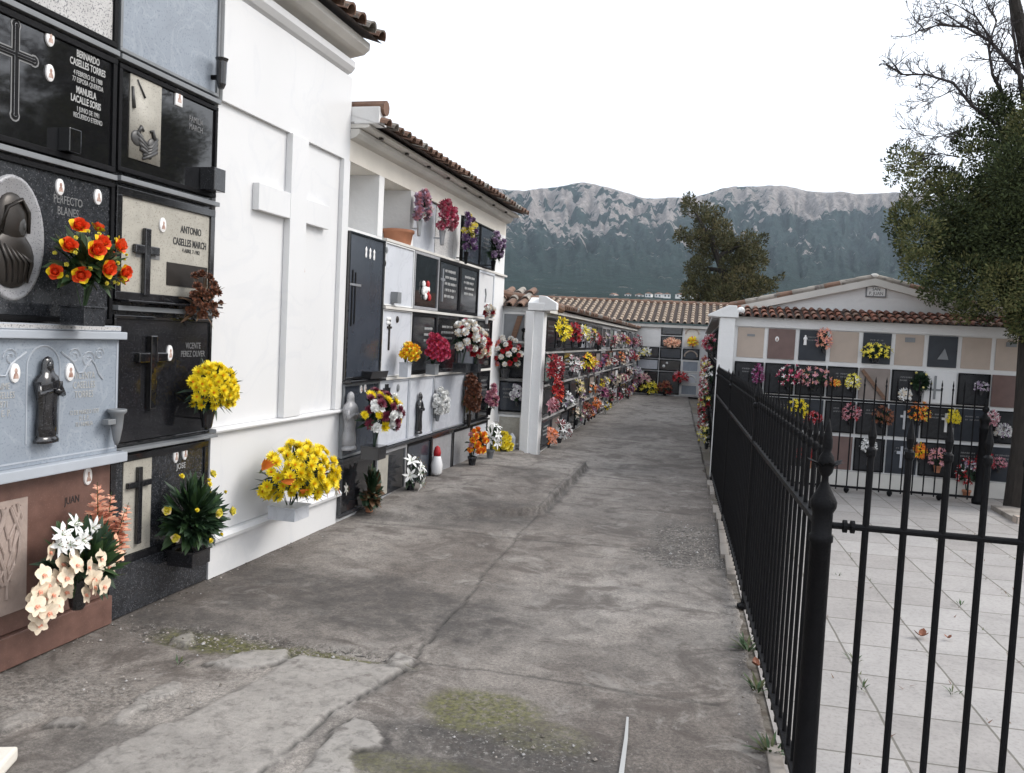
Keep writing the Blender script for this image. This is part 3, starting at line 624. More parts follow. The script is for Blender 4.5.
slab(FB, 3.53, 4.1, .58, 1.25, 'dark slab behind the brown dried wreath', 'dark_granite', 'black_metal', .02, group=GB); slab(FB, 4.11, 4.65, .58, 1.25, 'dark slab beside a pink sprig, just right of the brown wreath', 'black_granite', 'black_metal', .02, group=GB, lines=(0,.7,.6,.3,3,'lettering_grey'))
for c, (lb, p, f) in enumerate((('black bottom slab with dark streaked face behind trailing ivy', 'black_granite', 'dark_granite'), ('dark bottom slab with beige-grey strip, behind white lilies', 'dark_granite', 'grey_granite'), ('dark grey bottom slab with the red and white jar in front', 'slate_blue', 'black_metal'), ('grey bottom slab right of the red and white jar', 'grey_granite', 'dark_granite'), ('streaky grey bottom slab behind orange potted flowers', 'grey_granite', 'black_metal'), ('pale bottom slab at the far corner behind white lilies in a pot', 'pale_marble', 'black_metal'))):
    e = S(c, 5, lb, p, f)
    if c == 1: MB().box(-.35, -.10, -.033, -.024, .05, .44, 'beige_stone').build('inlay', e)
# top-row niches with slabs, set back a little; two nearest stand empty
slab(FB, 1.60, 2.33, 2.635, 3.19, 'pale grey slab in the top row with pink flowers at its left', 'mid_marble', None, 0, .03, -.06, group=GB)
slab(FB, 2.34, 2.99, 2.635, 3.19, 'beige-grey slab in the top row with pink flowers, before the dark slabs', 'speckled_granite', None, 0, .03, -.06, group=GB)
slab(FB, 3.16, 3.90, 2.635, 3.195, 'dark slate slab in the top row with purple flowers', 'slate_blue', 'black_metal', .02, .03, -.01, group=GB, lines=(.2,.6,.4,.3,3,'lettering_grey'))
slab(FB, 3.905, 4.65, 2.635, 3.195, 'dark slate slab in the top row beside the dark round wreath', 'slate_blue', 'black_metal', .02, .03, -.01, group=GB, lines=(-.1,.6,.4,.3,3,'lettering_grey'))
s_, z_ = FB.sz(400, 233, -.1); e = empty('flower_pot', FB.P(s_, 2.632, -.12), FB.th, 'plain terracotta pot standing in an open top niche', 'pot')
MB().lathe([(.13,0),(.135,.01),(.155,.12),(.17,.125),(.17,.155),(.15,.155),(.14,.11)], 'terracotta', 20).build('body', e, 0, True)
MB().lathe([(.001,.10),(.14,.105),(.12,.11)], 'f_leaf_dry', 14).build('soil', e)

# ================================================================== third left block (C), its end wall (D) and white corner pillar
bC = empty('niche_building', FC.P(0), FC.th, 'long low tiled burial building covered in flowers, behind the white corner pillar', 'building')
MB().box(-.162, 16.5, .004, 3.4, 0, 2.18, 'whitewash').build('wall', bC)
roof_tiles('tile_roof', bC, 16.0, 2.9, .36, 'roof_tile', .19, .55, -.16, 2.185, seed=4, mats2='roof_tile_lichen')
o = roof_tiles('end_roof', bC, 1.75, .95, .30, 'roof_tile_lichen', .17, 0, 0, 0, seed=8, mats2='roof_tile')
o.rotation_euler = (0,0,-FC.th); v_ = Vector((-4.25, 12.18, 2.17))-Vector((*FC.p0, 0)); o.location = Matrix.Rotation(-FC.th, 3, 'Z') @ v_
m = MB(); m.tube([(-.30, 1.9, 2.53), (-.02, .95, 2.40), (.35, .0, 2.26), (.62,-.14,2.20)], [.075,.075,.075,.07], 'roof_tile', 10); m.build('hip_tile', bC)
m = MB(); m.box(-.16, 16.55, -.10, .0, 2.11, 2.17, 'cornice_plaster'); m.build('cornice', bC)
m = MB(); m.box(-.36, -.165, .10, .215, 0.004, 2.12, 'whitewash'); m.build('end_pier', bC)
m = MB(); m.box(-.27, -.003, -.03, .17, 0, 2.13, 'whitewash'); m.build('corner_pillar', bC, .01)
m = MB(); m.prism([(-.33,2.131),(.20,2.131),(.20,2.19),(-.02,2.30),(-.10,2.33),(-.33,2.24)], -.05, .2, 'whitewash'); m.xprism([(-.22,2.15),(-.04,2.131),(.02,2.131),(.05,2.35),(-.05,2.345),(-.22,2.25)], -.32, -.15, 'whitewash'); m.build('pillar_cap', bC, .012)
for x0, x1, z0, z1, mm in ((.0,.43,1.60,1.625,'cement'),(.0,.43,1.09,1.115,'cement'),(.0,.43,.59,.615,'cement')): MB().box(-.19, -.166, .17-.0+0, .62, z0, z1, mm).build('ledge', bC)
GD = 'grave slabs of the short end wall by the pillar'
e = slab(FD, .02, .40, 1.64, 2.10, 'grey niche closure in white frame with a brown plank leaning in it', 'lead_grey', 'plastic_white', .03, .02, .006, group=GD)
m = MB(); m.add([(-.05,-.03,.035),(.03,-.03,.035),(.13,-.03,.40),(.05,-.03,.40),(-.05,-.05,.035),(.03,-.05,.035),(.13,-.05,.40),(.05,-.05,.40)], [(0,1,2,3),(7,6,5,4),(0,4,5,1),(1,5,6,2),(2,6,7,3),(3,7,4,0)], 'wood_plank'); m.build('plank', e)
slab(FD, .02, .40, 1.12, 1.59, 'dark end-wall slab behind the drooping red and white bouquet', 'dark_granite', 'black_metal', .02, .02, .006, group=GD)
slab(FD, .02, .40, .62, 1.08, 'dark end-wall slab with a small white bunch, beside the pillar', 'slate_blue', 'black_metal', .02, .02, .006, group=GD, lines=(-.1,.6,.5,.4,3,'lettering_grey'))
slab(FD, .02, .40, .13, .58, 'beige end-wall slab in white frame, lowest by the pillar', 'beige_stone', 'plastic_white', .03, .02, .006, group=GD)
ORD = ['first','second','third','fourth','fifth','sixth','seventh','eighth','ninth','tenth','eleventh']
ROW = ['bottom','third','second','top']
SLABS = [('charcoal','charcoal_slab'),('black','black_granite'),('slate','slate_dull'),('pale','pale_marble'),('grey','mid_marble'),('green-grey','green_marble'),('white','white_marble'),('rusty grey','rust_grey')]
rnd = random.Random(11); zC = [(.05,.50),(.54,1.0),(1.04,1.5),(1.54,2.06)]
for c in range(19):
    for r in range(4):
        nm, mm = rnd.choices(SLABS, (7,6,6,2,3,3,1,3))[0]; a = .02+.868*c
        if c < 6: lb, g = f'{nm} slab of the long flowered wall, {ROW[r]} row, {ORD[c]} column beyond the pillar', 'grave slabs of the long flowered wall'
        else: lb, g = f'{nm} slab in the {ROW[r]} row, far along the long flowered wall', f'far {nm} slabs in the {ROW[r]} row of the long flowered wall'
        slab(FC, a, a+.85, *zC[r], lb, mm, rnd.choice(['black_metal','dark_granite','grey_granite','dark_granite']), .04, .02, group=g, lines=(0,.6,.6,.4,3,rnd.choice(['lettering_white','lettering_grey'])) if c < 4 and rnd.random() < .6 else None)
for r in range(3): MB().box(.0, 16.45, -.05, .003, zC[r][1]+.008, zC[r][1]+.034, 'cement').build('ledge', bC)

# ================================================================== building across the end of the lane (K)
bK = empty('niche_building', FK.P(0), 0, 'low burial building with a long ribbed tile roof across the end of the lane', 'building')
m = MB(); m.box(-5., 9., .004, 3.0, 0, 2.38, 'whitewash'); m.build('wall', bK)
m = MB(); m.box(.2, 3.02, -.01, .003, 1.625, 2.34, 'far_wall'); m.build('rendering', bK)
roof_tiles('tile_roof', bK, 14.2, 3.2, .80, 'roof_tile_pale', .235, -5.1, -.2, 2.43, seed=5, rows=9, rad=.062)
m = MB()
for k in range(36): m.tube([(-5.1+.4*k, 3.0, 3.235), (-4.68+.4*k, 3.0, 3.245)], [.085,.10], 'roof_tile', 10)
m.build('ridge_tile', bK)
m = MB(); m.box(-5, 9, -.12, .003, 2.28, 2.36, 'cornice_plaster'); m.build('cornice', bK)
GK = 'grave slabs across the end of the lane'
for (a, b, z0, z1, mm, lb) in ((3.03,3.6-.58+.0,0,0,None,None),):
    pass
KS = [(2.30,3.01,2.03,2.36,'black_granite','black slab under the far eave, upper of two'),(2.30,3.01,1.64,2.0,'dark_granite','black slab below the far eave with pinkish flowers in front'),
 (3.05,3.60,1.66,2.36,'cream_render','cream arched slab at the far end with small yellow flower'),(1.55,2.28,1.24,1.61,'dark_granite','dark far slab with white and yellow flowers, left one of its row'),(2.30,3.01,1.24,1.61,'slate_blue','dark slate far slab, middle of the row below the eave pair'),
 (3.05,3.60,1.24,1.61,'slate_blue','dark far slab right of a white joint, beneath the cream arched slab'),(1.55,2.28,.83,1.21,'mid_marble','smooth grey far slab, left, above the black slab with yellow flowers'),(2.30,3.01,.83,1.21,'black_granite','black far slab with white dots, between two grey ones'),
 (3.05,3.60,.83,1.21,'blue_marble','blue-grey far slab on the right with pink flowers at its corner'),(1.55,2.28,.05,.80,'black_granite','black tall bottom slab at the end of the lane with yellow flowers'),(2.30,3.01,.05,.80,'dark_granite','dark bottom slab at the end of the lane with reddish planter'),
 (3.05,3.60,.44,.80,'pale_marble','pale arched bottom slab at the far right end of the lane'),(3.05,3.60,.05,.41,'blue_marble','blue-grey bottom slab at the far right end of the lane'),
 (.80,1.53,1.24,1.61,'rust_grey','brownish grey slab at the far left of the end wall, half behind flowers'),(.80,1.53,.05,.80,'pale_marble','white arched bottom slab at the far left of the end wall')]
for a, b, z0, z1, mm, lb in KS:
    e = slab(FK, a, b, z0, z1, lb, mm, 'black_metal' if 'dark' in lb or 'black' in lb else 'far_wall', .03, .02, group=GK)
    if 'arched' in lb:
        w = e['_w']/2-.06; h = z1-z0; m = MB(); n = 12; hh = min(h-.12, w*.9)
        for k in range(n):
            a1, a2 = math.pi*k/n, math.pi*(k+1)/n; m.tube([(w*math.cos(a1), -.03, h-.08-hh+hh*math.sin(a1)), (w*math.cos(a2), -.03, h-.08-hh+hh*math.sin(a2))], .025, 'beige_slab' if 'cream' in lb else 'far_wall', 5)
        m.build('arch', e)
    if 'dots' in lb: MB().ell((-.2,-.03,.15),(.05,.03,.05),'plastic_white',8,6).ell((-.1,-.03,.26),(.04,.03,.04),'plastic_white',8,6).build('ornament', e)

# ================================================================== gabled building on the right (R)
bR = empty('niche_building', FR.P(0), 0, 'low white gabled burial building behind the railings on the right', 'building')
pt = .393; nR = 11
m = MB(); m.box(-.06, 4.9, .004, 17., .2, 2.12, 'whitewash'); m.build('wall', bR)
m = MB(); m.box(-.06, 4.9, -.02, .4, 0, .199, 'cornice_plaster'); m.build('plinth', bR)
apx = on_y(874, 281, 12.15); ax, az = apx[0]-.44, apx[2]; bl = on_y(741, 307, 12.15); bx, bz = bl[0]-.44, bl[2]
br = 2*ax-bx
MB().prism([(bx,2.121),(br,2.121),(br,bz),(ax,az),(bx,bz)], .4, .6, 'whitewash').build('gable', bR)
m = MB()
for sgn in (-1, 1):
    L = math.hypot(ax-bx, az-bz); n = 9
    for k in range(n):
        f0, f1 = k/n-.015, (k+1)/n+.02; q = lambda f: (ax+sgn*(ax-bx+.12)*(1-f), .37, az+.05-(az-bz+.03)*(1-f))
        m.tube([q(f0), q(min(1, f1))], [.048,.040], 'roof_tile_lichen' if k % 3 else 'roof_tile', 10)
m.build('verge_tile', bR)
m = MB()
for sgn in (-1, 1): 
    q = lambda f, d: (ax+sgn*(ax-bx+.1)*(1-f), az-(az-bz+.03)*(1-f)+d)
    pl = [q(0,-.06), q(1,-.06), q(1,.03), q(0,.03)]; m.prism(pl if sgn < 0 else pl[::-1], .33, .45, 'cornice_plaster')
m.ell((ax, .38, az+.06), (.06,.06,.04), 'cornice_plaster'); m.build('verge', bR)
for sgn, nm in ((-1,'roof_slope'),(1,'roof_slope')):
    m = MB(); x0 = ax+sgn*(ax-bx+.14)
    for k in range(84):
        y = .45+.2*k; m.tube([(ax, y, az+.02), ((ax+x0)/2, y, (az+bz)/2-.0), (x0, y, bz-.03)], [.07,.075,.08], 'roof_tile', 6)
    m.add([(ax,.42,az),(x0,.42,bz-.05),(x0,17.1,bz-.05),(ax,17.1,az)], [(0,1,2,3)], 'tile_channel'); m.build(nm, bR)
roof_tiles('eave_tiles', bR, 4.85, .52, .15, 'roof_tile_red', .105, -.0, -.12, 2.15, rows=3, seed=6, mats2='roof_tile')
m = MB(); m.box(-.06, 4.9, -.03, .003, 2.03, 2.155, 'whitewash'); m.build('cornice', bR)
m = MB(); m.box(-.205, -.005, -.17, .18, 0, 2.13, 'whitewash'); m.build('corner_pillar', bR, .01)
m = MB(); m.prism([(-.36,2.16),(-.36,2.14),(-.22,2.131),(.03,2.131),(.03,2.19),(.0,2.29),(-.10,2.29)], -.2, .25, 'whitewash'); m.ell((.06,-.12,2.23),(.05,.06,.05),'whitewash'); m.build('pillar_cap', bR, .012)
pq = on_y(876, 291.5, 12.14); sg = empty('wall_plaque', (pq[0], 12.148, pq[2]), 0, 'small white framed plaque high on the white gable', 'sign')
m = MB(); m.box(-.13, .13, -.02, 0, -.075, .075, 'lead_grey'); m.build('frame', sg, .003); MB().box(-.112, .112, -.023, -.0195, -.06, .06, 'plastic_white').build('panel', sg)
text(sg, 'SAN\nP. JUAN', 0, -.0235, 0, .062, 'lettering_dark', sx=.85)
zR = [(.215,.655),(.695,1.115),(1.155,1.565),(1.615,2.02)]
TOPR = [('beige_slab','beige'),('brown_slab','brown'),('slate_dull','slate'),('beige_slab','beige'),('slate_dull','slate'),('beige_slab','beige'),('slate_dull','slate'),('beige_slab','beige'),('beige_slab','beige'),('charcoal_slab','charcoal'),('beige_slab','beige')]
R2 = [('charcoal_slab','black')]*4+[('rust_grey','rusty grey'),('charcoal_slab','black'),('white_marble','white'),('charcoal_slab','charcoal'),('brown_slab','brown'),('charcoal_slab','charcoal'),('mid_marble','grey')]
R3 = [('charcoal_slab','charcoal'),('charcoal_slab','charcoal'),('slate_dull','slate'),('charcoal_slab','black'),('charcoal_slab','charcoal'),('slate_dull','slate'),('charcoal_slab','charcoal'),('slate_dull','slate'),('charcoal_slab','charcoal'),('charcoal_slab','charcoal'),('slate_dull','slate')]
R4 = [('charcoal_slab','black'),('slate_dull','slate'),('charcoal_slab','charcoal'),('brown_slab','brown'),('charcoal_slab','black'),('slate_dull','slate'),('charcoal_slab','charcoal'),('charcoal_slab','black'),('slate_dull','slate'),('charcoal_slab','black'),('charcoal_slab','charcoal')]
for r, rowm in enumerate((R4, R3, R2, TOPR)):
    for c, (mm, nm) in enumerate(rowm):
        lb = f'{nm} slab of the gabled building, {ROW[r]} row, {ORD[c]} from the left'
        a = .018+pt*c; d = -.012 if mm == 'beige_slab' else 0
        e = slab(FR, a+(.022 if r == 3 else .008), a+pt-(.022 if r == 3 else .008), *zR[r], lb, mm, 'black_metal' if nm in ('black','charcoal') and r < 3 else None, .015, .018, d, group='grave slabs of the gabled building', lines=((0,.72,.5,.2,2,'lettering_grey') if nm in ('slate','charcoal','black') and (c+r) % 3 else None))
        t_ = e['_th']
        if r == 3 and c == 0: MB().box(-.05,.05,-t_-.006,-t_+.001,.28,.31,'lead_grey').build('plaque', e)
        if r == 3 and c in (5, 8): MB().box(-.06,.06,-t_-.008,-t_+.001,.30,.36,'lead_grey').build('plaque', e)
        if r == 3 and c == 1: medallion(e, -.06, -t_, .26, .05, .07)
        if r == 3 and c == 2: statue_mb(MB(), -.10, -t_-.02, .20, .13, 'porcelain').build('statue', e, 0, True)
        if r == 3 and c == 6: MB().prism([(-.06,.10),(.07,.10),(.05,.16),(.02,.24)], -t_-.012, -t_+.001, 'lead_grey').build('relief', e)
        if r == 1 and c in (5, 6): m = MB(); cross_mb(m, .1 if c == 6 else 0, .22, .10, .24, .03, -t_, .02, 'plastic_white' if c == 6 else 'steel'); m.build('cross', e)
        if r == 0 and c in (4, 5): m = MB(); cross_mb(m, 0, .22, .12, .28, .035, -t_, .02, 'mid_marble'); m.build('cross', e)
        if r == 2 and c == 6: m = MB(); cross_mb(m, -.06, .20, .16, .30, .025, -t_, .015, 'lead_grey', .6); m.build('cross', e)
e = FR.sz(880, 385, .05); pk = empty('wooden_plank', FR.P(pt*4+.2, 1.158, .04), 0, 'brown plank leaning across the rusty grey slab behind the railings', 'plank')
MB().add([(-.16,-.02,.36),(-.13,-.02,.39),(.17,-.02,.03),(.14,-.02,0),(-.16,.0,.36),(-.13,.0,.39),(.17,.0,.03),(.14,.0,0)], [(0,3,2,1),(4,5,6,7),(0,1,5,4),(1,2,6,5),(2,3,7,6),(3,0,4,7)], 'wood_plank').build('board', pk)
# its long side facing the lane, seen edge-on
m = MB(); m.box(-.14, -.062, .185, 17., 0, 2.12, 'whitewash'); m.build('side_wall', bR)
m = MB(); m.box(-.30, -.12, .26, 17.1, 2.125, 2.16, 'cement'); m.build('side_eave', bR)
rnd = random.Random(12)
for c in range(18):
    for r in range(4):
        nm, mm = rnd.choices(SLABS[:6], (5,4,4,3,4,2))[0]; a = .2+.90*c
        slab(FP, a, a+.86, *zC[r], f'{nm} slab in the {ROW[r]} row of the right-hand lane wall, seen edge-on', mm, 'black_metal', .04, .02, group=f'{nm} edge-on slabs in the {ROW[r]} row of the right-hand lane wall')
# ================================================================== flowers
G1 = 'flowers on the left walls'
def fl(*a, **k): k.setdefault('group', G1); return bouquet(*a, **k)
# near block
fl(FA, 84, 262, 40, 40, 'bunch of orange-red roses with yellow edges in front of the veiled-head slab', [('rose','flame','yellow',.056,13),('carnation','lemon','lemon',.012,22)], out=.20, nleaf=110, leaflen=.14, leafw=.05, vase='box:dark_granite', vh=.1, base_z=1.692, leafdown=.5, foliage2='f_leaf_olive', seed=4)
fl(FA, 208, 389, 27, 26, 'round yellow chrysanthemum bunch on the glossy black slab', [('chrysanthemum','yellow','orange',.037,80)], out=.17, nleaf=110, leaflen=.13, leafw=.022, leaf='f_leaf_dark', vase='cup:black_granite', vh=.12, leafdown=.6, spread=1.35, seed=5)
fl(FA, 201, 300, 18, 27, 'withered brown flowers hanging over the black shelf', [('carnation','drybrown','rust',.035,22)], out=.12, nleaf=36, leaf='f_leaf_dry', leaflen=.14, leafw=.02, vase='box:black_granite', leafdown=.7, seed=6, base_z=1.842)
fl(FA, 190, 513, 40, 45, 'dark green leafy bunch with a few yellow-green buds, beside the white tomb', [('rose','lemon','cream',.038,7),('carnation','yellow','lemon',.018,7)], out=.17, nleaf=420, leaf='f_leaf_dark', foliage2='f_leaf', leaflen=.10, leafw=.040, vase='box:black_granite', vh=.10, leafdown=.6, seed=7)
e = fl(FA, 78, 562, 42, 52, 'large spray of cream orchids, white lilies and coral gladioli leaning on the red-brown slab', [], out=.22, nleaf=110, leaf='f_leaf_dark', foliage2='f_leaf', leaflen=.2, leafw=.05, vase='cup:black_granite', vh=.16, leafdown=.5, seed=8, base_z=.24, spread=.48)
def put(e, face, kind, c1, c2, size, px, py, out, tilt=(0,-.6,.3), roll=0.):
    s, z = face.sz(px, py, out); p = face.P(s, z, out)-e.location; q = Matrix.Rotation(-face.th, 3, 'Z') @ p
    inst(kind, bloom(kind, c1, c2), e, q, Vector((0,0,1)).rotation_difference(Vector(tilt).normalized()) @ Vector((0,0,1)).rotation_difference(Vector((0,0,1))), size)
rq = random.Random(9)
for px, py in ((50,552),(62,562),(45,575),(58,580),(70,572),(40,590),(52,598),(64,590),(38,606),(50,612),(40,624),(72,556),(88,568),(96,572),(92,588),(100,560),(84,596),(104,586),(34,598),(44,600),(58,604),(48,584),(66,578),(40,614),(54,592),(78,566),(94,580),(108,566)): put(e, FA, 'orchid', 'cream', 'coral', .055, px+rq.uniform(-2,2), py+rq.uniform(-2,2), (.34 if px < 74 else .40)+rq.uniform(-.05,.04), (rq.uniform(-.4,.5), -1, rq.uniform(-.1,.5)))
for px, py in ((62,535),(74,525),(82,540),(92,528),(70,545),(88,545),(58,545),(98,538)): put(e, FA, 'lily', 'white', 'white', .062, px, py, .30+rq.uniform(-.04,.05), (rq.uniform(-.7,.7), -1, rq.uniform(0,.7)))
for px, py, tl in ((104,545,(.0,-.15,1)),(97,535,(-.12,-.1,1)),(112,555,(.2,-.2,1)),(108,560,(.1,-.3,1))): put(e, FA, 'gladiolus', 'peach', 'coral', .14, px, py, .2, tl)
for px, py in ((105,555),(112,548),(118,556),(108,542),(116,540)): put(e, FA, 'orchid', 'peach', 'coral', .045, px, py, .28, (rq.uniform(-.2,.6), -1, .3))
e = fl(FA, 290, 473, 46, 31, 'big yellow chrysanthemum bunch with orange bird-of-paradise flowers before the white tomb', [('chrysanthemum','yellow','orange',.047,99)], out=.27, nleaf=260, leaf='f_fern', foliage2='f_leaf_dark', leaflen=.16, leafw=.022, vase='box:pale_marble', vh=.10, leafdown=.9, seed=10, base_z=.315, spread=1.1)
for px, py, tl, sz_ in ((262,470,(-.8,-.6,.3),.085),(281,481,(-.2,-1,-.3),.085),(318,472,(.4,-1,.2),.08),(326,487,(.8,-.7,-.1),.085),(337,486,(1,-.5,.1),.07),(300,490,(.1,-1,-.4),.06)): put(e, FA, 'strelitzia', 'orange', 'orange', sz_, px, py, .50, tl)
for px, py in ((335,492),(345,489)): put(e, FA, 'lily', 'white', 'white', .05, px, py, .48, (.8,-.8,0))
# second block
fl(FB, 375, 413, 25, 22, 'mixed burgundy, yellow and white bunch beside the pale statue', [('chrysanthemum','burgundy','burgundy',.05,22),('chrysanthemum','yellow','yellow',.05,14),('carnation','white','white',.055,14)], out=.26, nleaf=130, leaf='f_leaf_dark', leaflen=.16, vase='box:black_granite', vh=.12, leafdown=.7, seed=11, base_z=.582)
fl(FB, 406, 353, 12, 9, 'low yellow pansies in a pale box planter', [('carnation','yellow','orange',.04,20),('carnation','lemon','rust',.035,8)], out=.16, nleaf=30, leaflen=.08, vase='box:pale_marble', vh=.15, base_z=1.28, leafdown=.2, seed=12)
fl(FB, 433, 350, 13, 15, 'bright crimson-pink azalea bunch in front of a dark slab', [('carnation','hotpink','red',.055,34)], out=.16, nleaf=36, leaflen=.10, leaf='f_leaf_dark', vase='box:lead_grey', vh=.12, base_z=1.28, seed=13)
fl(FB, 463, 338, 18, 17, 'white and cream bouquet with dark foliage, left of the white and red one', [('carnation','white','cream',.06,26),('carnation','pink','hotpink',.05,6),('carnation','red','crimson',.05,4)], out=.2, nleaf=120, leaf='f_leaf_dark', leaflen=.18, vase='box:dark_granite', base_z=1.28, seed=14)
fl(FB, 476, 347, 12, 15, 'bouquet of red carnations and cream blooms, close behind the white bouquet', [('carnation','red','crimson',.06,16),('carnation','cream','white',.06,10)], out=.30, nleaf=30, leaf='f_leaf_dark', leaflen=.14, vase='box:dark_granite', base_z=1.28, seed=15)
fl(FB, 438, 403, 9, 13, 'small white flower wreath on the wide grey slab', [('carnation','white','white',.05,22)], out=.07, nleaf=24, leaf='f_leaf_dark', leaflen=.09, vase='cup:lead_grey', seed=16)
fl(FB, 420, 208, 9, 15, 'pink flowers on the left top-row slab, drooping to one side', [('carnation','pink','lilac',.06,14),('carnation','white','pink',.05,3)], out=.10, nleaf=30, leaf='f_leaf_dark', leaflen=.13, vase='cup:steel', vh=.16, seed=17)
fl(FB, 443, 218, 10, 15, 'fuller pink flower bunch on the beige-grey top-row slab', [('carnation','pink','hotpink',.07,22)], out=.12, nleaf=24, leaf='f_leaf_dark', leaflen=.13, vase='cup:steel', vh=.16, seed=18)
fl(FB, 467, 235, 7, 20, 'narrow purple and cream flower spray on the dark top-row slab', [('carnation','purple','lilac',.06,12),('carnation','lemon','cream',.06,7)], out=.14, nleaf=50, leaf='f_leaf_dark', leaflen=.14, vase='cup:black_metal', seed=19)
fl(FB, 494, 248, 8, 15, 'dark round wreath with mauve blooms on the last top-row slab', [('carnation','lilac','purple',.06,12)], out=.14, nleaf=100, leaf='f_leaf_dark', leaflen=.13, leafw=.05, vase='cup:black_metal', seed=20)
fl(FB, 370, 490, 13, 30, 'trailing dark ivy with reddish leaves on the bottom dark slab', [], out=.12, nleaf=150, leaf='f_leaf_dark', foliage2='f_leaf_dry', leaflen=.10, leafw=.06, vase='pot:terracotta', vh=.1, base_z=.03, seed=21, cat='plant', name='ivy_plant')
fl(FB, 411, 474, 11, 15, 'white lilies drooping before the bottom slab', [('lily','white','white',.09,9)], out=.16, nleaf=26, leaf='f_leaf_dark', leaflen=.13, vase='pot:dark_granite', vh=.12, base_z=.04, seed=22)
e = empty('memorial_jar', FB.P(FB.sz(437, 458, .1)[0], .10, .1), FB.th, 'white jar with red cap hung on the dark bottom slab', 'jar'); MB().lathe([(.05,0),(.065,.03),(.07,.12),(.05,.2),(.04,.22)], 'porcelain', 14).build('body', e, 0, True); MB().lathe([(.042,.221),(.045,.26),(.03,.32),(.002,.34)], 'b_red', 12).build('cap', e, 0, True); MB().box(-.01, .01, .04, .1, .1, .12, 'steel').build('bracket', e)
e = fl(FB, 470, 397, 8, 21, 'tall oval wreath of brown dried leaves leaning on a dark slab', [('carnation','drybrown','rust',.06,40)], out=.10, nleaf=90, leaf='f_leaf_dry', foliage2='f_leaf_olive', leaflen=.12, leafw=.05, vase='cup:bronze', seed=23, cat='wreath', name='dried_wreath')
fl(FB, 490, 398, 5, 12, 'upright pink sprig beside the brown wreath', [('carnation','pink','magenta',.07,10)], out=.12, nleaf=24, leaf='f_leaf_dark', leaflen=.12, vase='cup:black_metal', seed=24)
fl(FB, 473, 442, 11, 12, 'orange and yellow flowers in a dark pot at the wall foot', [('carnation','orange','yellow',.06,16),('carnation','pink','peach',.05,6)], out=.22, nleaf=40, leaf='f_leaf_dark', leaflen=.12, vase='pot:dark_granite', vh=.13, base_z=.07, seed=25)
fl(FB, 491, 436, 10, 12, 'white lilies in a pot at the corner of the wall', [('lily','white','white',.09,7)], out=.25, nleaf=50, leaf='f_leaf', leaflen=.14, vase='pot:lead_grey', vh=.12, base_z=.085, seed=26)
fl(FD, 503, 444, 9, 10, 'yellow flowers in a terracotta pot before the lowest end-wall slab', [('carnation','yellow','lemon',.05,26)], out=.30, nleaf=34, leaf='f_leaf', leaflen=.10, vase='pot:terracotta', vh=.14, base_z=.085, seed=27)
fl(FD, 506, 354, 17, 17, 'arched drooping spray of red and white flowers on the end wall', [('carnation','white','cream',.05,18),('carnation','red','crimson',.045,14),('carnation','pink','orange',.045,6)], out=.16, nleaf=110, leaf='f_leaf_dark', leaflen=.14, vase='cup:dark_granite', seed=28)
fl(FD, 517, 394, 5, 9, 'small pale bunch on the dark end-wall slab', [('carnation','white','lilac',.045,12)], out=.10, nleaf=20, leaf='f_leaf_dark', leaflen=.08, vase='cup:dark_granite', seed=29)
fl(FB, 487, 312, 5, 5, 'small bowl of white and dark red blooms below the bright white slab', [('carnation','white','cream',.06,8),('carnation','crimson','red',.05,4)], out=.2, nleaf=10, leaf='f_leaf_dark', leaflen=.1, vase='cup:plastic_white', seed=30, vh=.1)
e = empty('candle_lamp', FD.P(.30, .085, .22), 0, 'grey stone candle lantern standing by the foot of the white pillar', 'lantern'); MB().box(-.05,.05,-.05,.05,0,.16,'mid_marble').build('body', e, .01); MB().lathe([(.06,.161),(.06,.18),(.02,.24),(.001,.25)], 'mid_marble', 8).build('lid', e)
s_, z_ = FD.sz(525, 330, .12); e = empty('wall_lamp', FD.P(.36, z_-.12, .12), 0, 'dark hooked lamp bracket beside the pillar', 'lamp'); MB().tube([(0,.11,0),(0,.04,-.02),(.01,-.02,.02),(.02,-.03,.09)], .012, 'black_metal', 6).build('bracket', e); MB().lathe([(.02,.09),(.03,.1),(.035,.13),(.01,.15)], 'black_metal', 10, (.02,-.03,0)).build('cup', e)
# long flowered wall: nearest bunches one by one, then along the wall
CN = [((560,331,9,11),'yellow','lemon',24,'yellow bunch under the eave, first beyond the pillar'),((573,334,6,9),'red','hotpink',18,'red bunch under the eave, next to the yellow one'),((584,334,4,7),'lemon','white',14,'small yellow and white bunch under the eave'),((552,368,9,12),'crimson','red',26,'deep red bunch in the second row beside the pillar'),((571,365,8,8),'white','pink',18,'white and pink bunch in the second row'),((585,361,9,7),'yellow','orange',18,'golden yellow bunch in the second row'),((555,391,6,12),'red','flame',22,'scarlet hanging bunch in the third row beside the pillar'),((550,406,6,6),'pink','crimson',12,'dusty pink bunch below the scarlet one'),((549,437,6,7),'coral','orange',16,'coral orange bunch at the wall foot beside the pillar'),((560,430,9,9),'white','crimson',26,'white and crimson bunch at the wall foot'),((566,400,6,7),'white','lilac',12,'pale lilac and white bunch in the third row'),((585,412,5,9),'rust','red',18,'rust red plant in a pot at the wall foot'),((594,404,5,5),'orange','peach',12,'orange and peach bunch low on the wall'),((578,388,5,7),'cream','lemon',12,'cream bunch in the third row'),((602,393,5,6),'magenta','pink',14,'magenta bunch low on the wall')]
for (px, py, rx, ry), c1, c2, n, lb in CN:
    fl(FC, px, py, rx, ry, lb+' of the long flowered wall' if len(lb.split()) < 10 else lb, [('carnation',c1,c2,.062,n)], out=.16, nleaf=34, leaf='f_leaf_dark', vase='cup:dark_granite', far=True, group='bunches on the long flowered wall')
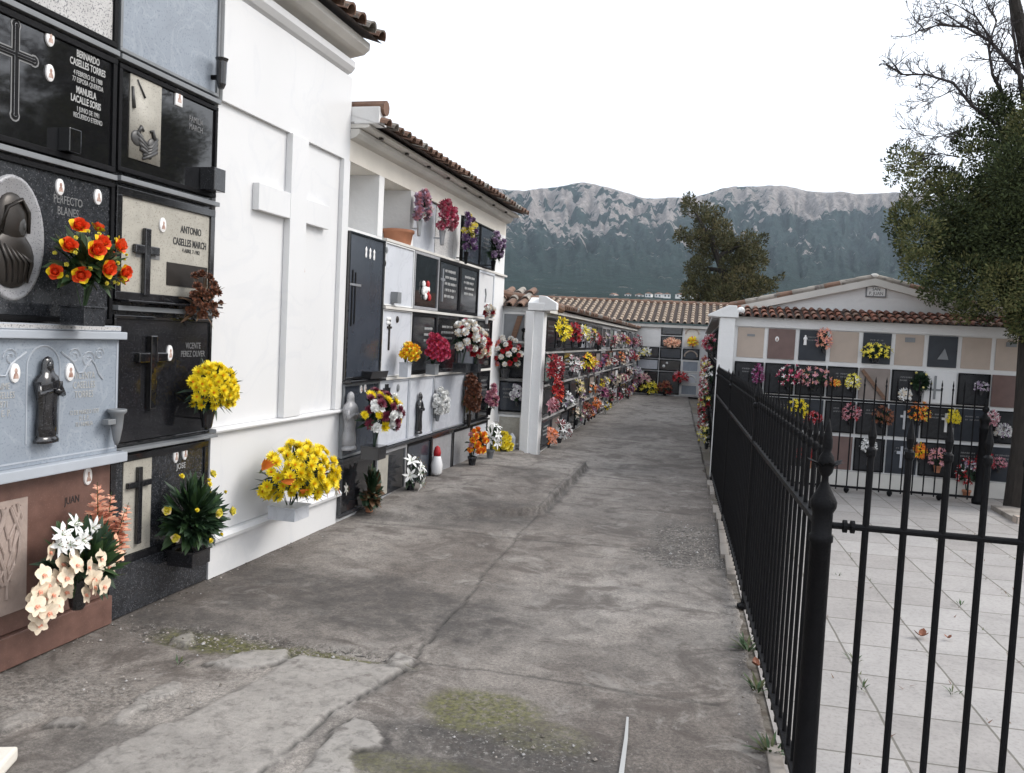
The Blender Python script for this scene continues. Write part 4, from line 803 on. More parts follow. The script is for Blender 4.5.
rnd = random.Random(31); PAL = [('crimson','burgundy'),('cream','white'),('burgundy','rust'),('lilac','white'),('white','cream'),('pink','hotpink'),('yellow','lemon'),('orange','peach'),('crimson','red'),('purple','lilac'),('magenta','pink'),('white','red'),('cream','lilac'),('hotpink','red')]
for c in range(19):
    for r in range(4):
        for j in range(2):
            a = .02+.868*c+.25+.4*j
            if a < 2.6 or rnd.random() > (.62 if j else .68): continue
            c1, c2 = rnd.choice(PAL); w = rnd.uniform(.08,.15)
            fl(FC, 0, 0, 0, 0, f'{c1.replace("hot","hot ")} flower bunch in the {ROW[r]} row, far along the long flowered wall', [('carnation',c1,c2,.042,rnd.randint(7,13)),('carnation',*rnd.choice(PAL),.04,5)], out=.14, nleaf=50, leaf=rnd.choice(['f_leaf_dark','f_leaf','f_leaf_dark']), vase='cup:'+rnd.choice(['dark_granite','grey_granite','plastic_white']), far=True, vh=.1, pos=(a, zC[r][0]+.10+w+rnd.uniform(-.10,.10), w, w*rnd.uniform(.75,1.2)), group=f'far {c1} bunches in the {ROW[r]} row of the long flowered wall')
# right-hand lane wall, seen edge-on
PAL = [('white','cream'),('red','crimson'),('pink','white'),('hotpink','pink'),('crimson','rust'),('lemon','white'),('red','hotpink')]
for c in range(18):
    for r in range(4):
        if rnd.random() > .72: continue
        c1, c2 = rnd.choice(PAL); w = rnd.uniform(.12,.17)
        fl(FP, 0, 0, 0, 0, f'{c1.replace("hot","hot ")} flower bunch in the {ROW[r]} row of the right-hand lane wall', [('carnation',c1,c2,.042,rnd.randint(7,13)),('carnation',*rnd.choice(PAL),.04,5)], out=.10, nleaf=46, leaf=rnd.choice(['f_leaf_dark','f_leaf']), vase='cup:dark_granite', far=True, vh=.1, pos=(.2+.9*c+.45+rnd.uniform(-.2,.2), zC[r][0]+.10+w, w, w*1.05), group=f'{c1} bunches in the {ROW[r]} row of the right-hand lane wall')
# end wall
for px, py, rx, ry, c1, c2, lb in ((642,379,7,4,'pink','cream','pinkish cream bunch above the black bottom slab at the end of the lane'),(649,388,7,5,'lemon','yellow','low yellow-green bunch before the black bottom slab at the end of the lane'),(673,343,6,3,'peach','coral','peach bunch on the black slab under the far eave'),(644,352,5,3,'white','lemon','white and lemon bunch on the dark far slab at the left'),(680,377,6,4,'red','pink','red and pink bunch at the right of the end wall'),(665,388,6,5,'rust','crimson','reddish brown planter flowers before the dark bottom slab'),(693,342,3,3,'yellow','orange','small yellow bloom on the cream arched slab'),(636,372,5,4,'white','lilac','pale bunch at the left corner of the end wall'),(632,344,4,6,'white','red','white and red bunch high at the left of the end wall')):
    bouquet(FK, px, py, rx, ry, lb, [('carnation',c1,c2,.10,14)], out=.15, nleaf=22, leaf='f_leaf', vase='cup:dark_granite', far=True, vh=.1, group='bunches on the end wall')
# gabled building
for px, py, rx, ry, c1, c2, lb in ((824,340,6,10,'coral','pink','coral pink bunch high on the third slab of the top row'),(876,352,13,7,'lemon','yellow','yellow and pink bunch across the fifth slab of the top row'),(758,375,4,9,'magenta','lilac','magenta bunch on the first dark slab of the second row'),(790,377,11,11,'hotpink','white','large hot pink and white bunch in the second row'),(814,378,14,10,'pink','coral','wide pink and coral bunch in the second row, next to the hot pink one'),(853,382,5,7,'lemon','white','pale lemon bunch on the fourth black slab'),(921,382,8,10,'f','f','round dark green wreath on the sixth slab of the second row'),(797,410,10,9,'yellow','lemon','yellow bunch in the third row near the lane'),(813,418,7,5,'red','pink','red bunch low in the third row near the lane'),(851,414,7,8,'pink','red','pink and red bunch in the third row behind the corner finial'),(883,417,8,8,'rust','drybrown','dark brownish bunch in the third row'),(919,413,8,9,'orange','lemon','orange and lemon bunch in the third row'),(953,418,5,6,'yellow','lemon','bright yellow bunch in the third row beside the white cross'),(991,420,5,8,'pink','white','pale pink bunch in the third row beside the tree trunk'),(1004,431,5,5,'white','lilac','little white bunch at the right end of the third row'),(868,446,6,6,'white','white','white cluster on the slab in the bottom row'),(938,458,8,8,'pink','coral','pink flowers of the large potted plant in the bottom row'),(968,474,9,13,'red','white','large red and white bunch standing on the ground by the right end'),(920,452,4,7,'orange','yellow','thin orange bunch in the bottom row'),(810,455,4,7,'red','crimson','red bunch in the bottom row behind the long railing'),(985,462,6,9,'crimson','red','dark red bunch in the bottom row beside the tree trunk'),(905,395,4,5,'white','cream','small white bunch under the wreath')):
    if c1 == 'f': bouquet(FR, px, py, rx, ry, lb, [('carnation','lemon','white',.018,5)], out=.07, nleaf=220, leaf='f_leaf_dark', leaflen=.06, leafw=.03, vase='cup:dark_granite', vh=.05, group='bunches on the gabled building', name='wreath', cat='wreath'); continue
    bouquet(FR, px, py, rx, ry, lb, [('carnation',c1,c2,.035,22)], out=.09, nleaf=36 if 'potted' not in lb else 90, leaf='f_leaf_dark', vase='cup:dark_granite' if py < 455 else 'pot:terracotta', far=True, vh=.05 if py < 455 else .09, group='bunches on the gabled building', base_z=.0 if lb.startswith('large red') else None)

rnd = random.Random(41); TAK = {(1,0),(1,1),(1,3),(1,4),(1,5),(1,6),(0,4),(0,5),(0,6),(0,3)}
for r in (0, 1, 2):
    for c in range(11):
        if (r, c) in TAK or (r == 2 and c in (0,1,2,5,6,8)) or rnd.random() > .8: continue
        c1, c2 = rnd.choice([('red','crimson'),('white','cream'),('pink','hotpink'),('crimson','rust'),('orange','lemon'),('lilac','white')]); w = rnd.uniform(.05,.085)
        bouquet(FR, 0, 0, 0, 0, f'small {c1} bunch on the {ORD[c]} slab of the {ROW[r]} row of the gabled building', [('carnation',c1,c2,.028,14)], out=.08, nleaf=30, leaf='f_leaf_dark', vase='cup:dark_granite', far=True, vh=.05, pos=(.018+pt*c+pt/2+rnd.uniform(-.09,.09), zR[r][0]+.10+w+rnd.uniform(0,.08), w, w*rnd.uniform(.8,1.2)), group='bunches on the gabled building')
# ================================================================== ground
def vnoise(x, y, seed, oct=5, per=1.):
    out = np.zeros_like(x); amp = 1.; tot = 0
    for o in range(oct):
        r = np.random.RandomState(seed+o*7); T = r.rand(128, 128)
        fx, fy = x/per*2**o, y/per*2**o; ix, iy = np.floor(fx).astype(int), np.floor(fy).astype(int); ux, uy = fx-ix, fy-iy
        ux, uy = ux*ux*(3-2*ux), uy*uy*(3-2*uy); g = lambda a, b: T[(ix+a) % 128, (iy+b) % 128]
        out += amp*((g(0,0)*(1-ux)+g(1,0)*ux)*(1-uy)+(g(0,1)*(1-ux)+g(1,1)*ux)*uy); tot += amp; amp *= .55
    return out/tot
sst = lambda a, b, v: np.clip((v-a)/(b-a), 0, 1)**2*(3-2*np.clip((v-a)/(b-a), 0, 1))
def inpoly(x, y, poly):
    """signed-ish distance: positive inside (metres)"""
    ins = np.zeros(x.shape, bool); dm = np.full(x.shape, 1e9); n = len(poly)
    for i in range(n):
        x0, y0 = poly[i]; x1, y1 = poly[(i+1) % n]
        c = ((y0 > y) != (y1 > y)); xx = (x1-x0)*(y-y0)/((y1-y0) or 1e-9)+x0; ins ^= c & (x < xx)
        dx, dy = x1-x0, y1-y0; t = np.clip(((x-x0)*dx+(y-y0)*dy)/(dx*dx+dy*dy+1e-12), 0, 1); dm = np.minimum(dm, np.hypot(x-x0-t*dx, y-y0-t*dy))
    return np.where(ins, dm, -dm)
GP = lambda *pts: [ground(*p) for p in pts]
def blob(X, Y, px, py, rx, ry, seed, rag=.5):
    """ragged stain; centre and radii given in metres"""
    cx, cy = px, py; d = np.hypot((X-cx)/rx, (Y-cy)/ry); return sst(.42, -.30, d-1+(vnoise(X, Y, seed, 5, .5)-.5)*2*rag)
ys = [1.6]
while ys[-1] < 29.05: ys.append(ys[-1]+max(.017, .0042*ys[-1]*(ys[-1]/5)**.6))
ys = np.array(ys); xs = np.concatenate([np.arange(-3.6, .50, .018)])
X, Y = np.meshgrid(xs, ys); 
n1 = vnoise(X, Y, 1, 6, .9); n2 = vnoise(X, Y, 21, 5, .18); n3 = vnoise(X+.3*n1, Y*.55, 41, 6, 1.6)
Hh = (n1-.5)*.022+(n2-.5)*.006
SG = sorted([ground(*p)[::-1] for p in ((230,800),(264,773),(335,715),(406,668),(510,545),(640,403))]); seamx = np.interp(Y, [p[0] for p in SG], [p[1] for p in SG]); wob = (vnoise(X*0, Y, 61, 6, .35)-.5)*.07
ds = np.abs(X-seamx-wob); fade = sst(14, 7, Y)
crack_and_shade = sst(.014, .003, ds+(n2-.5)*.016)*(.15+.45*fade+.4*sst(7,4,Y))*(.3+1.*n2)
Hh -= crack_and_shade*.018
# transverse joints
for yj, x0, x1, k in ((4.22, -1.45, .2, .55), (7.15, -2.9, .2, .5), (8.9, -1.4, .2, .35), (10.8, -1.5, .25, .45), (14.2,-2.2,.2,.4), (18.,-2.2,.2,.4), (22.,-2.2,.2,.4)):
    w_ = (vnoise(X, Y*0, 71+int(yj*3), 6, .4)-.5)*.09
    c_ = sst(.018+.0012*yj, .003, np.abs(Y-yj-w_)+(n2-.5)*.014)*((X > x0) & (X < x1))*k; Hh -= c_*.008; crack_and_shade = np.maximum(crack_and_shade, c_)
# raised apron before the second block
ap = sst(-.012, .012, inpoly(X, Y, [(-3.6,7.4),(-2.4,7.5),(-1.425,8.25),(-1.40,11.55),(-2.4,11.95),(-2.4,12.5),(-3.6,12.5)])+(n2-.5)*.05)
Hh += ap*.085*sst(7.1, 8.5, Y+(n1-.5)*.6)
pale = np.zeros_like(X); 
P1 = inpoly(X, Y, GP((300,656),(386,664),(402,672),(335,716),(264,774),(236,798),(20,800),(71,773)))+(n2-.5)*.10+(n1-.5)*.12
P1_shade = np.exp(-((P1+.01)/.02)**2)*sst(.4,.6,vnoise(X,Y,79,4,.3)); m1 = sst(-.02, .02, P1); Hh += m1*.012; pale = np.maximum(pale, m1*.8*(.55+.7*n1))  # broken dark ring: edge shade of the pale strip put into the colour
for poly, s_, k_ in (([(282,792),(335,735),(352,720),(374,722),(386,742),(380,750),(354,752),(345,792)], 81, .95), ([(205,664),(250,652),(290,650),(286,662),(240,672)], 82, .9), ([(384,660),(396,655),(418,660),(410,671),(390,668)], 83, .9), ([(168,640),(190,634),(200,640),(185,648)], 84, .8), ([(178,683),(172,693),(142,711),(122,726),(109,723),(137,695)], 85, .75), ([(46,728),(60,719),(91,718),(80,729)], 86, .6), ([(0,722),(30,712),(42,716),(0,738)], 87, .4)):
    d_ = inpoly(X, Y, GP(*poly))+(vnoise(X, Y, s_, 5, .14)-.5)*.09+(vnoise(X, Y, s_+40, 3, .05)-.5)*.035; q = sst(-.006, .006, d_); Hh += q*.016; pale = np.maximum(pale, q*k_); crack_and_shade = np.maximum(crack_and_shade, np.exp(-((d_+.008)/.010)**2)*sst(.35,.6,vnoise(X, Y, s_+9, 4, .2))*.8)  # patchy dark rim paints the edge shadow of each raised piece
gb = lambda px, py, rx, ry, sd, rag=.6: blob(X, Y, *ground(px, py), rx, ry, sd, rag)
pit = np.maximum(gb(215, 640, .55, .16, 90, .7), gb(330, 655, .42, .10, 91, .6)); pit *= (1-pale)
Hh -= pit*.022
xe = .41-(Y-3.89)*.0272; fall = sst(-.012, .012, X-xe+(n2-.5)*.07+(n1-.5)*.05); Hh -= fall*.06
moss = np.maximum.reduce([gb(240, 645, .42, .14, 92, 1.), gb(340, 657, .40, .06, 93, .9), gb(488, 710, .25, .17, 94, .9)*.9, gb(400, 765, .3, .10, 95, .8)*.5, gb(545,735,.2,.13,96,.9)*.4])*(1-.9*pale)
dark = np.maximum.reduce([gb(370, 605, .95, .55, 101, .7)*.95, gb(470, 755, .62, .25, 102, .35)*1., gb(470, 515, .55, .55, 103, .6)*.8, gb(690, 560, .45, .9, 104, .9)*.6, gb(560, 600, .5, .4, 105, .9)*.3, gb(600,520,.9,.5,115,1.)*.35, gb(640,660,.5,.3,116,1.)*.35, gb(190,620,.5,.22,117,.9)*.8, gb(420,480,.4,.5,118,.9)*.6,
   gb(150, 745, .35, .14, 106, .9)*.7, gb(60, 770, .4, .15, 107, .9)*.6, gb(640, 470, .6, .5, 108, .8)*.5, gb(530, 480, .4, .4, 109, .8)*.6, gb(620, 430, .8, 1.2, 110, .9)*.4, gb(400,520,.7,.10,111,.6)*.7, gb(700, 640, .3, .7, 112, .9)*.5, sst(.07,.0,np.abs(X+1.40))*(Y>8.3)*(Y<11.6)*1.3, P1_shade*.7])
rough = np.clip(np.maximum.reduce([gb(690, 540, .35, 1.0, 120, .9), pit, gb(520,745,.5,.25,121,.8)*.6, gb(60,690,.6,.2,122,.9)*.5]), 0, 1)
Hh += rough*(vnoise(X, Y, 130, 3, .05)-.5)*.014
dark = dark*(1-.85*pale)
edge = sst(.16, .0, xe-X+(n2-.5)*.2)*.8+sst(.35, .0, np.where(Y < 7, X+3.15-.04*(Y-5.1), X+3.1-.04*(Y-5.1))+(n1-.5)*.4)*.9
ny, nx = X.shape
me = bpy.data.meshes.new('lane'); idx = np.arange(nx*ny).reshape(ny, nx)
fc = np.stack([idx[:-1,:-1], idx[:-1,1:], idx[1:,1:], idx[1:,:-1]], -1).reshape(-1, 4)
me.from_pydata(np.stack([X, Y, Hh], -1).reshape(-1, 3).tolist(), [], fc.tolist()); me.polygons.foreach_set('use_smooth', [True]*len(me.polygons))
at = me.color_attributes.new('wear_and_shade', 'FLOAT_COLOR', 'POINT'); at.data.foreach_set('color', np.stack([np.clip(moss,0,1), np.clip(dark+.25*np.clip(edge,0,1),0,1), np.clip(pale,0,1), np.clip(crack_and_shade,0,1)], -1).astype('f').ravel())  # green: stains plus painted edge shade; alpha: cracks plus painted edge shade
at = me.color_attributes.new('grit', 'FLOAT_COLOR', 'POINT'); at.data.foreach_set('color', np.stack([rough, n3, n1, n1*0+1], -1).astype('f').ravel())
lane = bpy.data.objects.new('lane', me); COL.objects.link(lane); tag(lane, kind='structure')
g = bpy.data.materials.new('worn_concrete'); g.use_nodes = True; N = g.node_tree.nodes; Lk = g.node_tree.links.new; b = N['Principled BSDF']
tc = N.new('ShaderNodeTexCoord'); P = tc.outputs['Object']
def noise(s, d=6, dist=0., rough=.6):
    q = N.new('ShaderNodeTexNoise'); q.inputs['Scale'].default_value = s; q.inputs['Detail'].default_value = d; q.inputs['Distortion'].default_value = dist; q.inputs['Roughness'].default_value = rough; Lk(P, q.inputs['Vector']); return q.outputs['Fac']
def ramp(s, *stops):
    q = N.new('ShaderNodeValToRGB'); el = q.color_ramp.elements
    while len(el) < len(stops): el.new(.5)
    for e_, (p_, c_) in zip(el, stops): e_.position = p_; e_.color = (*c_, 1) if hasattr(c_, '__len__') else (c_, c_, c_, 1)
    Lk(s, q.inputs['Fac']); return q.outputs['Color']
def mix(f, a, c, mode='MIX'):
    q = N.new('ShaderNodeMix'); q.data_type = 'RGBA'; q.blend_type = mode
    Lk(f, q.inputs[0]) if not isinstance(f, float) else setattr(q.inputs[0], 'default_value', f)
    for s_, v in ((6, a), (7, c)):
        Lk(v, q.inputs[s_]) if not isinstance(v, tuple) else setattr(q.inputs[s_], 'default_value', (*v, 1))
    return q.outputs[2]
def mul(a, c):
    q = N.new('ShaderNodeMath'); q.operation = 'MULTIPLY'
    for i, v in enumerate((a, c)): Lk(v, q.inputs[i]) if not isinstance(v, float) else setattr(q.inputs[i], 'default_value', v)
    return q.outputs[0]
def attr(n):
    q = N.new('ShaderNodeAttribute'); q.attribute_name = n; s_ = N.new('ShaderNodeSeparateColor'); Lk(q.outputs['Color'], s_.inputs[0]); return s_.outputs[0], s_.outputs[1], s_.outputs[2], q.outputs['Alpha']
mo, dk, pa, ck = attr('wear_and_shade'); gr, q3, q1, _ = attr('grit')
col = ramp(q3, (.30,(.128,.110,.096)), (.45,(.198,.176,.156)), (.64,(.270,.246,.222)))
col = mix(.85, col, ramp(noise(7, 8, .4, .7), (.30,.5), (.5,1.0), (.70,1.3)), 'MULTIPLY')
col = mix(.55, col, ramp(noise(170, 3, 0, .8), (.36,.45), (.5,1.0), (.64,1.5)), 'MULTIPLY')
col = mix(.8, col, ramp(noise(55, 5, 0, .75), (.33,.45), (.5,1.0), (.68,1.45)), 'MULTIPLY')
col = mix(mul(ramp(noise(1.7, 8, 1.2, .7), (.5,0.), (.60,1.)), .7), col, (.070,.056,.048))
col = mix(mul(ramp(noise(3.1, 9, .8, .75), (.55,0.), (.63,1.)), .55), col, (.30,.28,.255))
col = mix(pa, col, mix(.85, (.33,.31,.285), ramp(noise(16, 8, .6, .7), (.34,.45), (.5,.95), (.7,1.15)), 'MULTIPLY'))
col = mix(mul(pa, ramp(noise(10, 7, 0, .7), (.36,.8), (.44,0.))), col, (.115,.10,.09))
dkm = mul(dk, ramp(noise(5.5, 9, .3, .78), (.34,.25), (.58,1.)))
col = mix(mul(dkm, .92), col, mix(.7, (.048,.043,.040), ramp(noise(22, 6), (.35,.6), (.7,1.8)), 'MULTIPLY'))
col = mix(mul(gr, ramp(noise(38, 3, 0, .8), (.56,0.), (.62,1.))), col, (.30,.285,.265))
col = mix(mul(gr, ramp(noise(30, 3, .5, .8), (.42,1.), (.52,0.))), col, (.035,.032,.028))
col = mix(mul(mo, ramp(noise(26, 6, .3, .8), (.36,0.), (.52,1.))), col, mix(ramp(noise(40, 4), (.35,0.), (.65,1.)), (.040,.040,.016), (.150,.145,.050)))
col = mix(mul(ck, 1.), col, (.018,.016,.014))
Lk(col, b.inputs['Base Color']); b.inputs['Roughness'].default_value = .82
bp = N.new('ShaderNodeBump'); bp.inputs['Strength'].default_value = .55; bp.inputs['Distance'].default_value = .008; Lk(noise(60, 8, 0, .75), bp.inputs['Height']); Lk(bp.outputs['Normal'], b.inputs['Normal'])
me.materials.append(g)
# ground beyond
mt('earth', (.16,.14,.11), .95, .25, .8, .5)
s_ = MB().add([(-3000,-400,-.06),(3000,-400,-.06),(3000,3200,-.06),(-3000,3200,-.06)], [(0,1,2,3)], 'earth').build('ground'); tag(s_, kind='structure')
# paved court
cg = bpy.data.materials.new('court_paving'); cg.use_nodes = True; N = cg.node_tree.nodes; Lk = cg.node_tree.links.new; b = N['Principled BSDF']; tc = N.new('ShaderNodeTexCoord'); P = tc.outputs['Object']
bk = N.new('ShaderNodeTexBrick'); bk.offset = 0; bk.inputs['Scale'].default_value = 1; bk.inputs['Brick Width'].default_value = .49; bk.inputs['Row Height'].default_value = .49; bk.inputs['Mortar Size'].default_value = .007; bk.inputs['Mortar Smooth'].default_value = .3
bk.inputs['Color1'].default_value = (.30,.28,.265,1); bk.inputs['Color2'].default_value = (.37,.352,.338,1); bk.inputs['Mortar'].default_value = (.15,.14,.12,1)
mp = N.new('ShaderNodeMapping'); mp.inputs['Location'].default_value = (-.093,.1,0); mp.inputs['Rotation'].default_value = (0,0,R(-1.5)); Lk(P, mp.inputs['Vector'])
wv = N.new('ShaderNodeTexNoise'); wv.inputs['Scale'].default_value = 3; ad = N.new('ShaderNodeMix'); ad.data_type = 'VECTOR'; ad.inputs[0].default_value = .012; Lk(P, wv.inputs['Vector']); Lk(mp.outputs['Vector'], ad.inputs[4]); Lk(wv.outputs['Color'], ad.inputs[5]); Lk(ad.outputs[1], bk.inputs['Vector'])
col = mix(.7, bk.outputs['Color'], ramp(noise(2.2, 8, .6, .7), (.3,.72), (.55,1.), (.8,1.08)), 'MULTIPLY')
col = mix(.6, col, ramp(noise(40, 6, 0, .7), (.33,.66), (.5,1.), (.7,1.1)), 'MULTIPLY')
col = mix(mul(ramp(noise(90, 2), (.68,0.), (.72,1.)), .5), col, (.12,.09,.06))
Lk(col, b.inputs['Base Color']); b.inputs['Roughness'].default_value = .75
bp = N.new('ShaderNodeBump'); bp.inputs['Strength'].default_value = .4; bp.inputs['Distance'].default_value = .006; Lk(bk.outputs['Fac'], bp.inputs['Height']); bp.invert = True; Lk(bp.outputs['Normal'], b.inputs['Normal']); M['court_paving'] = cg
s_ = MB().add([(.50,1.6,-.004),(7.,1.6,-.004),(7.,12.2,-.004),(.24,12.2,-.004)], [(0,1,2,3)], 'court_paving').build('court_pavement'); tag(s_, kind='structure')
# strip of soil and low kerb along the railing
mt('soil', (.075,.06,.045), .95, .4, 12, .8, col2=(.15,.135,.115), mix=(.4,.6))
fx = lambda y: .455-(y-3.6)*.0262
rnd = random.Random(5); m = MB(); y = 1.7
while y < 11.0:
    L = rnd.uniform(.38,.62); x = fx(y+.2)-.035+rnd.uniform(-.008,.008); t_ = rnd.uniform(.028,.045)-(.015 if y < 5 else 0)
    if rnd.random() < (.9 if y > 6.3 else .5) and not (4.35 < y < 4.9): m.box(x-.028+rnd.uniform(-.012,.012), x+.03, y, y+L-.012, -.03, t_, 'kerb_stone')
    y += L
s_ = m.build('kerb', None, .006); tag(s_, kind='structure')
s_ = MB().add([(.40,1.6,-.012),(.66,1.6,-.012),(.40,11.4,-.012),(.14,11.4,-.012)], [(0,1,2,3)], 'soil').build('soil_strip'); tag(s_, kind='structure')
m = MB(); m.box(3.45, 7, 10.2, 10.9, -.02, .05, 'kerb_stone'); m.box(3.45, 7, 10.05, 10.19, -.02, .07, 'beige_slab'); s_ = m.build('kerb', None, .01); tag(s_, kind='structure')
m = MB(); gs = [ground(627.5, 719), ground(626, 740), ground(620, 785)]; n_ = [.005,.008,.011]
for i in range(2): 
    a, c = gs[i], gs[i+1]; zz = .0105; m.add([(a[0]-n_[i],a[1],zz),(a[0]+n_[i],a[1],zz),(c[0]+n_[i+1],c[1],zz),(c[0]-n_[i+1],c[1],zz)], [(3,2,1,0)], 'lettering_white')
s_ = m.build('painted_line'); tag(s_, kind='structure')
p_ = ground(1, 772); e = empty('stone_block', (p_[0]-.03, p_[1], .005), R(20), 'small cream stone block on the ground at the bottom left corner', 'stone')
MB().box(-.07, .055, -.1, .075, 0, .055, 'cream_render').build('block', e, .012)

# loose grit on the lane: along the hollow, the wall foot and the railing
m = MB(); q = random.Random(15)
def stone(x, y, s):
    a = [q.uniform(.6,1.2)*s for _ in range(6)]; m.add([(x+a[0],y,.004),(x,y+a[1],.004),(x-a[2],y,.004),(x,y-a[3],.004),(x+q.uniform(-.3,.3)*s,y,.004+a[4]*.9)], [(0,1,4),(1,2,4),(2,3,4),(3,0,4)], q.choice(['kerb_stone','cement','soil','kerb_stone']))
for (px, py, rx, ry, n) in ((215,642,.5,.16,220),(330,657,.4,.09,120),(690,545,.3,.9,160),(520,745,.5,.2,90),(150,690,.6,.2,80)):
    cx, cy = ground(px, py)
    for i in range(n): stone(cx+q.gauss(0,.5)*rx, cy+q.gauss(0,.5)*ry, min(.014, q.lognormvariate(-5.4,.45)))
for i in range(260): y = q.uniform(2.8,10); stone(.41-(y-3.89)*.0272-abs(q.gauss(0,.07)), y, min(.013, q.lognormvariate(-5.3,.4)))
for i in range(160): y = q.uniform(3.6,6.9); stone(-3.17+(y-5.1)*.039+.03+abs(q.gauss(0,.06)), y, min(.012, q.lognormvariate(-5.3,.4)))
s_ = m.build('grit'); tag(s_, kind='stuff', label='loose grit and crumbs of concrete on the lane', cat='grit')

# weeds and leaf litter
def tuft(x, y, label, n=14, h=.07, mat='f_leaf', rr=.04, z=0.):
    e = empty('weed', (x, y, z), 0, label, 'weed', 'weeds along the paving joints'); m = MB(); q = random.Random(int(x*991+y*77))
    for i in range(n):
        a = q.uniform(0, 6.3); d = Vector((math.cos(a), math.sin(a), q.uniform(.5, 2.))); m.petal(Vector((math.cos(a)*rr*q.random(), math.sin(a)*rr*q.random(), 0)), d, Vector((0,0,1)), h*q.uniform(.6,1.2), h*.17, mat if q.random() < .7 else 'f_leaf_olive', -.3, 0, 2, .2)
    m.build('leaves', e)
for px, py, lb, n, h in ((748,650,'weed clump in the gap at the railing foot, beside the dry brown leaf',26,.10),(757,690,'green weed clump nearest the bottom of the long railing',20,.09),(770,752,'weed clump at the very bottom edge by the corner post',22,.09),(837,575,'small green weed in a court joint right of the corner post',10,.03),(855,660,'green weed in the court joint between the first two gate bars',12,.05),(862,688,'weed in the court joint, lowest of those between the gate bars',9,.05),(900,560,'tiny weed in the far court joint',8,.04),(960,605,'weed in the court joint near the right gate bars',9,.045),(952,693,'dark weed on the court behind the right gate bars',8,.045),(178,664,'little weed tuft at the wet hollow in the lane',10,.05),(745,640,'yellowish weed by the kerb halfway along the near railing',12,.06)): tuft(*ground(px, py), lb, n, h)
for px, py, lb, r_ in ((921,638,'curled reddish brown dry leaf lying on the court',.05),(757,668,'orange-brown dry leaf by the foot of the railing',.045),(948,640,'small dark dry leaf on the court right of the larger one',.025)):
    p_ = ground(px, py); e = empty('dry_leaf', (*p_, .012), random.uniform(0,6), lb, 'leaf', 'dry leaves on the ground'); m = MB()
    for k in range(3): m.petal(Vector((0,0,0)), Vector((math.cos(k*2.), math.sin(k*2.), .25)), Vector((0,0,1)), r_*1.3, r_*.9, 'b_rust', .4, .3, 3, .1)
    m.build('blade', e)
# litter scattered in court joints
m = MB(); q = random.Random(3)
for i in range(420):
    y = q.uniform(2.6, 10); x = .49*q.randint(1,6)+.093-.026*y+q.gauss(0,.012)
    if q.random() < .2: x = q.uniform(.7,3.3)
    s2 = q.uniform(.005,.016); a = q.uniform(0,6); d = Vector((math.cos(a),math.sin(a),.2)); m.petal(Vector((x,y,.001)), d, Vector((0,0,1)), s2*2.2, s2*1.3, q.choice(['f_leaf_dry','b_drybrown','f_leaf_olive']), .2, 0, 1, .3)
s_ = m.build('leaf_litter'); tag(s_, kind='stuff', label='tiny dry leaves and crumbs scattered in the joints of the court paving', cat='leaf litter')

# ================================================================== iron railings
def bar_mesh(r, h, tip=.11):
    return MB().lathe([(r,0),(r,h-tip-.03),(r*1.4,h-tip-.02),(r*1.4,h-tip),(r*.7,h-tip+.01),(r*1.25,h-tip*.6),(.001,h)], 'black_metal', 8).mesh('bar')
def post_mb(h=1.5, r=.038):
    f = h/1.5
    return MB().lathe([(r*1.5,0),(r*1.5,.05),(r*1.15,.09),(r*1.05,.3*f),(r*.98,1.06*f),(r*1.12,1.065*f),(r*1.12,1.085*f),(r*.95,1.09*f),(r*.95,1.17*f),(r*1.22,1.19*f),(r*1.25,1.21*f),(r*1.05,1.225*f),(r*.62,1.255*f),(r*.34,1.28*f),(r*.32,1.30*f),(r*.62,1.315*f),(r*.80,1.345*f),(r*.66,1.372*f),(r*.36,1.39*f),(r*.46,1.405*f),(r*.46,1.43*f),(r*.36,1.455*f),(r*.2,1.485*f),(.001,1.51*f)], 'black_metal', 20)
def finial_leaves(parent, z, r):
    m = MB()
    for k in range(6): m.petal(Vector((math.cos(k*1.047)*r*.3, math.sin(k*1.047)*r*.3, z)), Vector((math.cos(k*1.047)*.55, math.sin(k*1.047)*.55, 1)), Vector((math.cos(k*1.047), math.sin(k*1.047), 0)), r*1.6, r*.8, 'black_metal', .5, .3, 4, .3)
    m.build('finial_leaves', parent)
A0, A1 = Vector((.47, 3.22, 0)), Vector((.255, 11.25, 0)); fl = (A1-A0).length; fth = math.atan2(A1.y-A0.y, A1.x-A0.x)
rl = empty('iron_railing', A0, fth, 'long black iron railing with spear tips running along the lane', 'railing')
pp = post_mb().build('post', rl, 0, True); finial_leaves(pp, 1.325, .042)
bm_ = bar_mesh(.0088, 1.46, .10); nb = 60
for i in range(1, nb): inst('bar', bm_, rl, (fl*i/nb, 0, .03))
for zz, t_ in ((1.12,.012),(.10,.012)): MB().box(.05, fl-.02, -.019, .019, zz-t_, zz+t_, 'black_metal').build('rail', rl, .003)
po = MB().lathe([(.022,0),(.022,1.35),(.03,1.36),(.03,1.38),(.015,1.39),(.028,1.43),(.001,1.52)], 'black_metal', 10).mesh('post')
for f_ in (.33, .66, .999): inst('post', po, rl, (fl*f_, 0, 0))
for f_ in (.33, .66): MB().lathe([(.05,0),(.05,.015),(.025,.03)], 'black_metal', 10, (fl*f_, 0, 0)).build('foot', rl)
rb = empty('iron_railing', (.255, 11.2, 0), 0, 'black iron railing across the far side of the court, before the gabled building', 'railing')
bw = 3.15; bm2 = bar_mesh(.0085, 1.43, .10)
for i in range(1, 25): inst('bar', bm2, rb, (bw*i/25, 0, .04))
for zz in (1.16, .075): MB().box(.0, bw, -.017, .017, zz-.013, zz+.013, 'black_metal').build('rail', rb, .003)
for f_ in (.52, .86, .68): MB().lathe([(.012,0),(.03,.02),(.035,.05),(.012,.07)], 'black_metal', 8, (bw*f_, 0, 0)).build('foot', rb)
